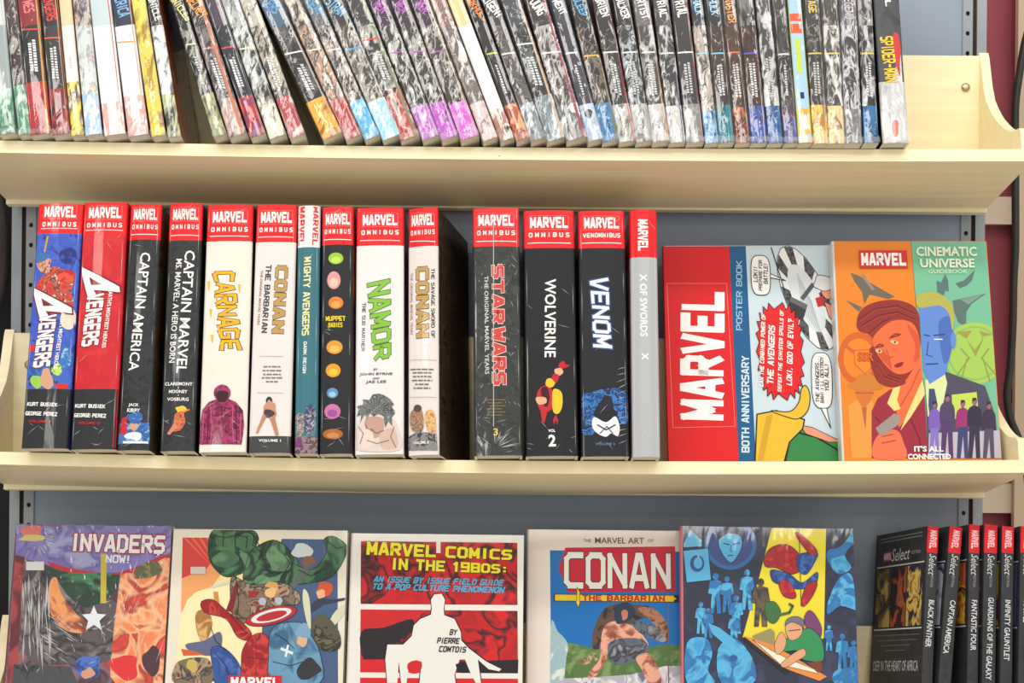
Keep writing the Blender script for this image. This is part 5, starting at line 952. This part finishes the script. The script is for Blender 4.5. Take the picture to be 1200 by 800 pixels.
# 4
b = faceout('white bordered book with red block title over a blue sky picture', 2, .06, (617.5, 620), (806, 622), .016, (226, 218, 208), group=g3, kind='gloss', spine_mat=(216, 190, 180))
b.crop = (600, 600, 4); a = Art(b, K)
a.poly((24, 108, 180), [(178, 178), (900, 186), (900, 1100), (186, 1100)]); a.poly(mat((96, 130, 70), K, [(80, 112, 60), (120, 150, 90)], 40), [(182, 640), (260, 610), (400, 640), (560, 650), (700, 620), (900, 630), (900, 1100), (184, 1100)]); a.poly(mat((190, 206, 200), K, [(150, 180, 190), (214, 222, 214)], 50), [(181, 540), (215, 560), (262, 620), (250, 720), (220, 1100), (184, 1100)], smooth=True)
a.poly(mat((200, 200, 206), K, [(170, 170, 180), (226, 224, 226), (110, 110, 130)], 50), [(220, 780), (400, 772), (560, 760), (720, 720), (900, 720), (900, 1000), (220, 1000)])
FL = mat((206, 140, 116), K, [(226, 166, 140), (170, 104, 84), (130, 76, 64)], 60); DG = mat((70, 76, 90), K, [(100, 106, 120), (50, 52, 60), (150, 150, 156)], 60)
a.poly(mat((70, 56, 50), K, [(96, 76, 60), (50, 40, 40)], 60), [(382, 640), (380, 560), (420, 470), (480, 432), (640, 440), (660, 480), (560, 520), (440, 620)], smooth=True)
a.poly(FL, [(430, 540), (480, 510), (560, 530), (600, 560), (640, 620), (610, 640), (560, 620), (460, 640), (440, 700), (400, 760), (360, 780), (360, 750), (410, 690), (415, 620)], smooth=True); a.poly(DG, [(450, 620), (520, 590), (620, 600), (640, 660), (560, 700), (470, 710)], smooth=True); a.poly(FL, [(580, 680), (640, 660), (680, 720), (700, 800), (640, 800), (610, 740)], smooth=True)
a.poly(DG, [(560, 520), (640, 520), (730, 580), (720, 610), (620, 580)], smooth=True); a.poly(mat((130, 84, 60), K, [(170, 120, 90), (80, 56, 46)], 80), [(590, 450), (660, 450), (720, 510), (735, 600), (700, 560), (640, 500)], smooth=True); a.poly((44, 56, 76), [(480, 470), (500, 430), (550, 425), (580, 470), (560, 500), (520, 520), (490, 520)], smooth=True); a.blob((190, 120, 96), 528, 482, 16, 24); a.line((120, 96, 60), [(732, 330), (734, 800)], 5)
a.poly(mat((150, 130, 90), K, [(110, 96, 70), (190, 176, 130)], 100), [(296, 700), (340, 680), (390, 660), (400, 690), (330, 716)], smooth=True)
a.poly((190, 34, 50), [(250, 166), (764, 160), (768, 372), (480, 372), (264, 376), (218, 264)]); a.done()
b.text('CONAN', 494, 274, 506, 170, (226, 226, 216), 0, 'block', 1.25, outline=(44, 28, 32), ol=.35, kind=K)
a = Art(b, K); a.line((44, 40, 30), [(206, 400), (770, 405)], 34); a.line((226, 196, 40), [(210, 400), (750, 405)], 28); a.poly((226, 196, 40), [(745, 390), (772, 405), (745, 420)]); a.poly((226, 196, 40), [(305, 350), (318, 375), (318, 425), (312, 446), (300, 425), (304, 380)], ink=(44, 40, 30), iw=2); a.done('sword_emblem')
b.text('THE BARBARIAN', 524, 403, 388, 27, (180, 52, 34), 0, 'block', 1.7, kind=K, name='subtitle_lettering')
for s_, x, w_, h in (('THE', 352, 36, 14), ('MARVEL ART', 504, 230, 28), ('OF', 650, 26, 14)): b.text(s_, x, 133, w_, h, (120, 50, 40), 0, off=.01, kind=K, name='heading_lettering')
# 5
NV = mat((52, 54, 78), 'film', [(46, 48, 68), (60, 64, 92)], 30)
b = faceout('film-wrapped navy book with blue figures, yellow panel and a man drawing in green shirt', 2, .028, (797.5, 616), (1000, 619.5), .02, NV, kind='film', group=g3, spine_mat=(206, 110, 120))
b.crop = (785, 600, 4); K = 'film'; a = Art(b, K); INK3 = (24, 26, 40)
YP = (232, 214, 50); a.poly(YP, [(478, 72), (732, 78), (722, 590), (640, 620), (480, 640), (340, 590), (420, 300)])
a.oval((46, 104, 160), 284, 148, 122, 122, n=28); a.oval((60, 74, 130), 284, 148, 104, 104, n=28)
SB = (84, 172, 216); a.poly(SB, [(232, 110), (262, 84), (330, 90), (340, 140), (326, 190), (290, 236), (256, 210), (230, 160)], smooth=True, ink=INK3, iw=3); a.poly(INK3, [(222, 130), (226, 96), (260, 78), (330, 78), (352, 110), (340, 140), (326, 108), (270, 100), (240, 120)], smooth=True); a.line(INK3, [(252, 146), (278, 152)], 5); a.line(INK3, [(296, 150), (326, 144)], 5); a.line(INK3, [(272, 204), (296, 202)], 4); a.line(INK3, [(286, 156), (284, 182), (292, 184)], 3)
BN = mat((60, 150, 206), K, [(44, 110, 170), (90, 180, 220), (60, 150, 206)], 40)
a.poly(SB, [(62, 150), (95, 80), (150, 130), (152, 160), (64, 166)], ink=INK3, iw=3); a.poly(SB, [(62, 180), (180, 168), (194, 318), (78, 330)], ink=INK3, iw=3); a.oval((50, 80, 130), 128, 240, 34, 40); a.oval(SB, 132, 238, 20, 26)
rq = random.Random(3)
def fig(a, x, y, h, c, tilt=0):
    """a plain standing figure, comic-panel size"""
    w_ = h * .15; a.oval(c, x + tilt * h * .1, y + h * .08, w_ * .5, h * .08); a.poly(c, [(x - w_, y + h * .2), (x, y + h * .16), (x + w_, y + h * .2), (x + w_ * 1.3, y + h * .5), (x + w_ * .7, y + h * .52), (x + w_ * .9, y + h), (x + w_ * .2, y + h), (x, y + h * .62), (x - w_ * .3, y + h), (x - w_ * .9, y + h), (x - w_ * .7, y + h * .52), (x - w_ * 1.3, y + h * .5)], ink=INK3, iw=1.5)
for x, y, h in ((215, 285, 190), (268, 300, 170), (362, 268, 190), (145, 420, 150), (180, 450, 140), (310, 390, 180), (300, 470, 150)): fig(a, x, y, h, BN)
a.poly(BN, [(80, 610), (170, 590), (200, 660), (180, 740), (210, 800), (80, 800)], smooth=True, ink=INK3, iw=2); a.poly(BN, [(225, 640), (300, 590), (360, 640), (400, 720), (390, 800), (240, 800)], smooth=True, ink=INK3, iw=2); a.oval((44, 90, 150), 298, 684, 20, 16)
a.poly(SB, [(180, 520), (230, 540), (310, 600), (270, 630), (200, 570)]); a.poly(BN, [(740, 180), (800, 160), (862, 90), (870, 130), (820, 200), (850, 260), (790, 290), (740, 230)], smooth=True); a.poly(BN, [(790, 310), (850, 290), (872, 400), (880, 460), (800, 440), (740, 480), (740, 420)], smooth=True, ink=INK3, iw=2)
for x, y, h in ((808, 570, 170), (860, 600, 160), (745, 530, 120)): fig(a, x, y, h, BN)
a.poly(BN, [(780, 740), (890, 730), (900, 800), (770, 800)], smooth=True)
# red and blue masses hanging on a line over the yellow panel
RD, BU = mat((190, 36, 44), K, [(160, 28, 36), (206, 50, 56)], 80), mat((44, 84, 160), K, [(34, 60, 120), (60, 104, 180)], 80)
a.line((90, 96, 60), [(605, 75), (615, 440)], 4); a.poly(RD, [(470, 170), (540, 150), (600, 190), (620, 260), (570, 290), (500, 260), (450, 255), (442, 220)], smooth=True, ink=INK3, iw=3); a.poly(BU, [(600, 200), (690, 190), (680, 230), (640, 290), (600, 270)], smooth=True, ink=INK3, iw=2); a.poly(BU, [(475, 270), (560, 290), (620, 330), (690, 280), (680, 340), (600, 360), (520, 340), (480, 320)], smooth=True, ink=INK3, iw=2)
a.poly(RD, [(510, 330), (550, 320), (590, 380), (580, 405), (530, 390)], smooth=True, ink=INK3, iw=2); a.poly(RD, [(640, 340), (690, 330), (670, 390), (630, 440), (615, 420)], smooth=True, ink=INK3, iw=2); a.poly(RD, [(590, 110), (610, 100), (690, 180), (660, 200)], smooth=True, ink=INK3, iw=2)
fig(a, 425, 310, 225, mat((150, 130, 90), K, [(90, 80, 60), (60, 50, 50)], 80)); a.poly((60, 110, 60), [(445, 430), (490, 420), (520, 470), (490, 520), (455, 500)], smooth=True, ink=INK3, iw=2); a.line((70, 100, 60), [(520, 480), (560, 470), (575, 440), (560, 430)], 12); a.poly((120, 60, 110), [(628, 500), (650, 460), (680, 480), (710, 540), (700, 590), (650, 560)], smooth=True, ink=INK3, iw=2)
a.poly((150, 140, 90), [(385, 580), (470, 545), (490, 560), (490, 640), (400, 600)])
# drawing board and the man at it
a.poly((226, 140, 60), [(345, 580), (480, 620), (735, 770), (700, 790), (560, 740), (520, 720)]); a.poly((34, 32, 40), [(330, 590), (350, 585), (560, 748), (540, 760)]); a.poly((232, 226, 206), [(385, 595), (480, 650), (560, 690), (700, 745), (690, 755), (520, 715)], ink=INK3, iw=2)
a.poly((50, 140, 84), [(540, 600), (600, 560), (660, 545), (712, 600), (722, 680), (700, 700), (620, 690), (600, 650), (530, 650)], smooth=True, ink=INK3, iw=3); a.poly((222, 160, 120), [(490, 620), (520, 560), (545, 600), (530, 650), (500, 665)], smooth=True, ink=INK3, iw=2); a.poly((222, 160, 120), [(520, 710), (580, 660), (625, 640), (635, 670), (590, 700), (540, 728)], smooth=True, ink=INK3, iw=2)
a.poly((222, 160, 120), [(542, 530), (570, 510), (612, 515), (620, 560), (600, 590), (565, 600), (545, 570)], smooth=True, ink=INK3, iw=2); a.poly((110, 110, 120), [(540, 530), (550, 500), (590, 488), (625, 505), (625, 545), (610, 530), (570, 515)], smooth=True, ink=INK3, iw=2); a.line(INK3, [(556, 556), (610, 550)], 4); a.poly((120, 60, 40), [(640, 705), (710, 695), (715, 745), (690, 750)])
a.done()

# ---------------------------------------------------------------- bottom shelf, spine-out set at the right
g4 = 'slim charcoal hardcovers at the right end of the bottom shelf'
SEL = [
 ('slim charcoal hardcover turned to show its panelled cover, first of the red-topped set', (1087.5, 616), (1101, 616), (1094, 800), (1079, 800), 'BLACK PANTHER', 12),
 ('slim charcoal hardcover behind the one showing its cover, second of the red-topped set', (1112.5, 616), (1129.5, 616), (1115.5, 800), (1099.5, 800), 'CAPTAIN AMERICA', 11),
 ('slim charcoal hardcover, red and yellow picture at its left, third of the red-topped set', (1135.5, 614), (1149.5, 614), (1147, 800), (1133, 800), 'FANTASTIC FOUR', 10),
 ('slim charcoal hardcover, fourth of the red-topped set, film along its spine', (1153.5, 614), (1170, 614), (1167.5, 800), (1150, 800), 'GUARDIANS OF THE GALAXY', 9),
 ('slim charcoal hardcover, last whole one of the red-topped set at the right', (1174, 616), (1189.5, 616), (1187, 800), (1171.5, 800), 'INFINITY GAUNTLET', 8),
 ('slim charcoal hardcover cut off by the right edge of the picture', (1196, 616), (1212, 616), (1209, 800), (1192.5, 800), 'MARVEL', 8),
]
CHA = mat((50, 50, 52), 'gloss', [(54, 54, 56), (46, 46, 48)], 60)
for i, (label, TL, TR, BR, BL_, title, yw) in enumerate(SEL):
    M, W, H_ = spine_frame(2, -.012, TL, TR, BR, BL_, None, .15, yaw=R(yw))
    H = on_plane(M, TL[0], TL[1])[1]
    root = tag(empty('hardcover_book', M), label, 'book', g4)
    zr = on_plane(M, TL[0], 647)[1]
    shell('hardcover', root, W, H, .14, .002, .0015, [(zr, CHA), (H, mat((206, 30, 38), 'gloss'))], CHA, CHA, None, .0006)
    bk = Book(root, M).curved(W, .0006, .0015)
    mx = lambda y: (TL[0] + TR[0]) / 2 * (1 - (y - 616) / 184) + (BL_[0] + BR[0]) / 2 * ((y - 616) / 184)
    sl = math.degrees(math.atan2((TL[0] + TR[0]) / 2 - (BL_[0] + BR[0]) / 2, 184)); K = 'gloss'; rot = 90 + sl
    bk.text('MARVEL', mx(632), 632, 20, 8, (236, 190, 190), rot, 'block', 1.75, kind=K, name='publisher_lettering')
    bk.text('Select', mx(662), 662, 22, 8, (200, 200, 200), rot, off=.0, shear=.25, kind=K, name='series_lettering'); bk.text('EDITION', mx(681), 681, 12, 3, (150, 150, 150), rot, off=0, kind=K, name='series_lettering')
    n = len(title); L = n * 3.9; y0 = 705 + L / 2 - (0 if i != 3 else 2); bk.text(title, mx(y0), y0, L, 6.5, (214, 214, 214), rot, off=.012, kind=K)
    # cover on the side that faces the middle of the shelf
    loc = Matrix.Translation((-W / 2, .14, 0)) @ Matrix.Rotation(-math.pi / 2, 4, 'Z')
    fb = Book(root, M @ loc); fb.local = loc; fb.lim = (.0004, .1385, .0004, H - .0004); h = H; mb = Art(fb, K)
    def q(c, u0, v0, u1, v1): fb.put(mb.mb, [(u0, v0), (u1, v0), (u1, v1), (u0, v1)], mb.M(c), fb.layer); fb.layer += .5
    q((214, 212, 208), .006, h - .1175, .134, h - .116); q((214, 212, 208), .006, h - .0415, .134, h - .040)
    q((44, 42, 44), .006, h - .116, .134, h - .0415)
    cols = [[((96, 76, 60), (60, 50, 50), (130, 110, 60), (190, 160, 90)), ((70, 56, 50), (40, 36, 40), (186, 84, 40), (110, 90, 60)), ((90, 70, 80), (50, 40, 60), (226, 190, 90), (140, 110, 70))],
            [((60, 70, 90), (40, 44, 60), (90, 100, 120)), ((150, 60, 50), (60, 40, 44), (200, 190, 180)), ((70, 90, 140), (190, 196, 210), (50, 60, 80))],
            [((80, 150, 180), (60, 120, 150), (120, 170, 190)), ((190, 80, 40), (226, 150, 50), (150, 50, 30)), ((70, 150, 170), (206, 90, 40), (226, 190, 50), (90, 40, 60))],
            [((110, 80, 60), (60, 50, 70), (190, 150, 90)), ((130, 60, 60), (70, 60, 80)), ((206, 130, 60), (110, 70, 110), (226, 180, 80))],
            [((150, 40, 60), (90, 40, 70), (226, 200, 50)), ((226, 200, 50), (240, 220, 90)), ((160, 40, 60), (226, 206, 50), (120, 40, 90))],
            [((60, 70, 90), (40, 44, 60)), ((150, 60, 50), (60, 40, 44)), ((60, 70, 110), (90, 100, 140))]][i]
    for j in range(3): q(mat(cols[j][0], K, cols[j][1:], 45), .008 + j * .042, h - .114, .0475 + j * .042, h - .0435)
    mb.done('cover_artwork')
    if i == 0:
        fb.px = lambda a, b, h=h: (a * .001, h - b * .001)      # millimetres from the top left of this cover
        mb = Art(fb, K); mb.poly((176, 60, 90), [(24, 23), (46, 23), (46, 34), (24, 34)])
        for y_ in (6, 10): mb.line((150, 150, 150), [(12, y_), (126, y_)], .8)
        for k_, (x0, x1) in enumerate(((8, 130), (14, 124), (28, 106), (42, 92))): mb.line((110, 110, 112), [(x0, 124 + k_ * 6), (x1, 124 + k_ * 6)], .9)
        mb.done('small_print'); fb.text('MARVEL', 35, 28.5, 20, 8, (226, 206, 212), 0, 'block', 1.7, kind=K, name='publisher_lettering')
        fb.text('Select', 72, 28, 48, 15, (206, 206, 204), 0, shear=.25, kind=K, name='series_lettering'); fb.text('EDITION', 112, 28, 22, 4, (170, 170, 170), 0, kind=K, name='series_lettering')
        fb.text('DEEP IN THE HEART OF AFRICA', 70, 160, 120, 12, (206, 206, 206), 0, kind=K, name='subtitle_lettering')
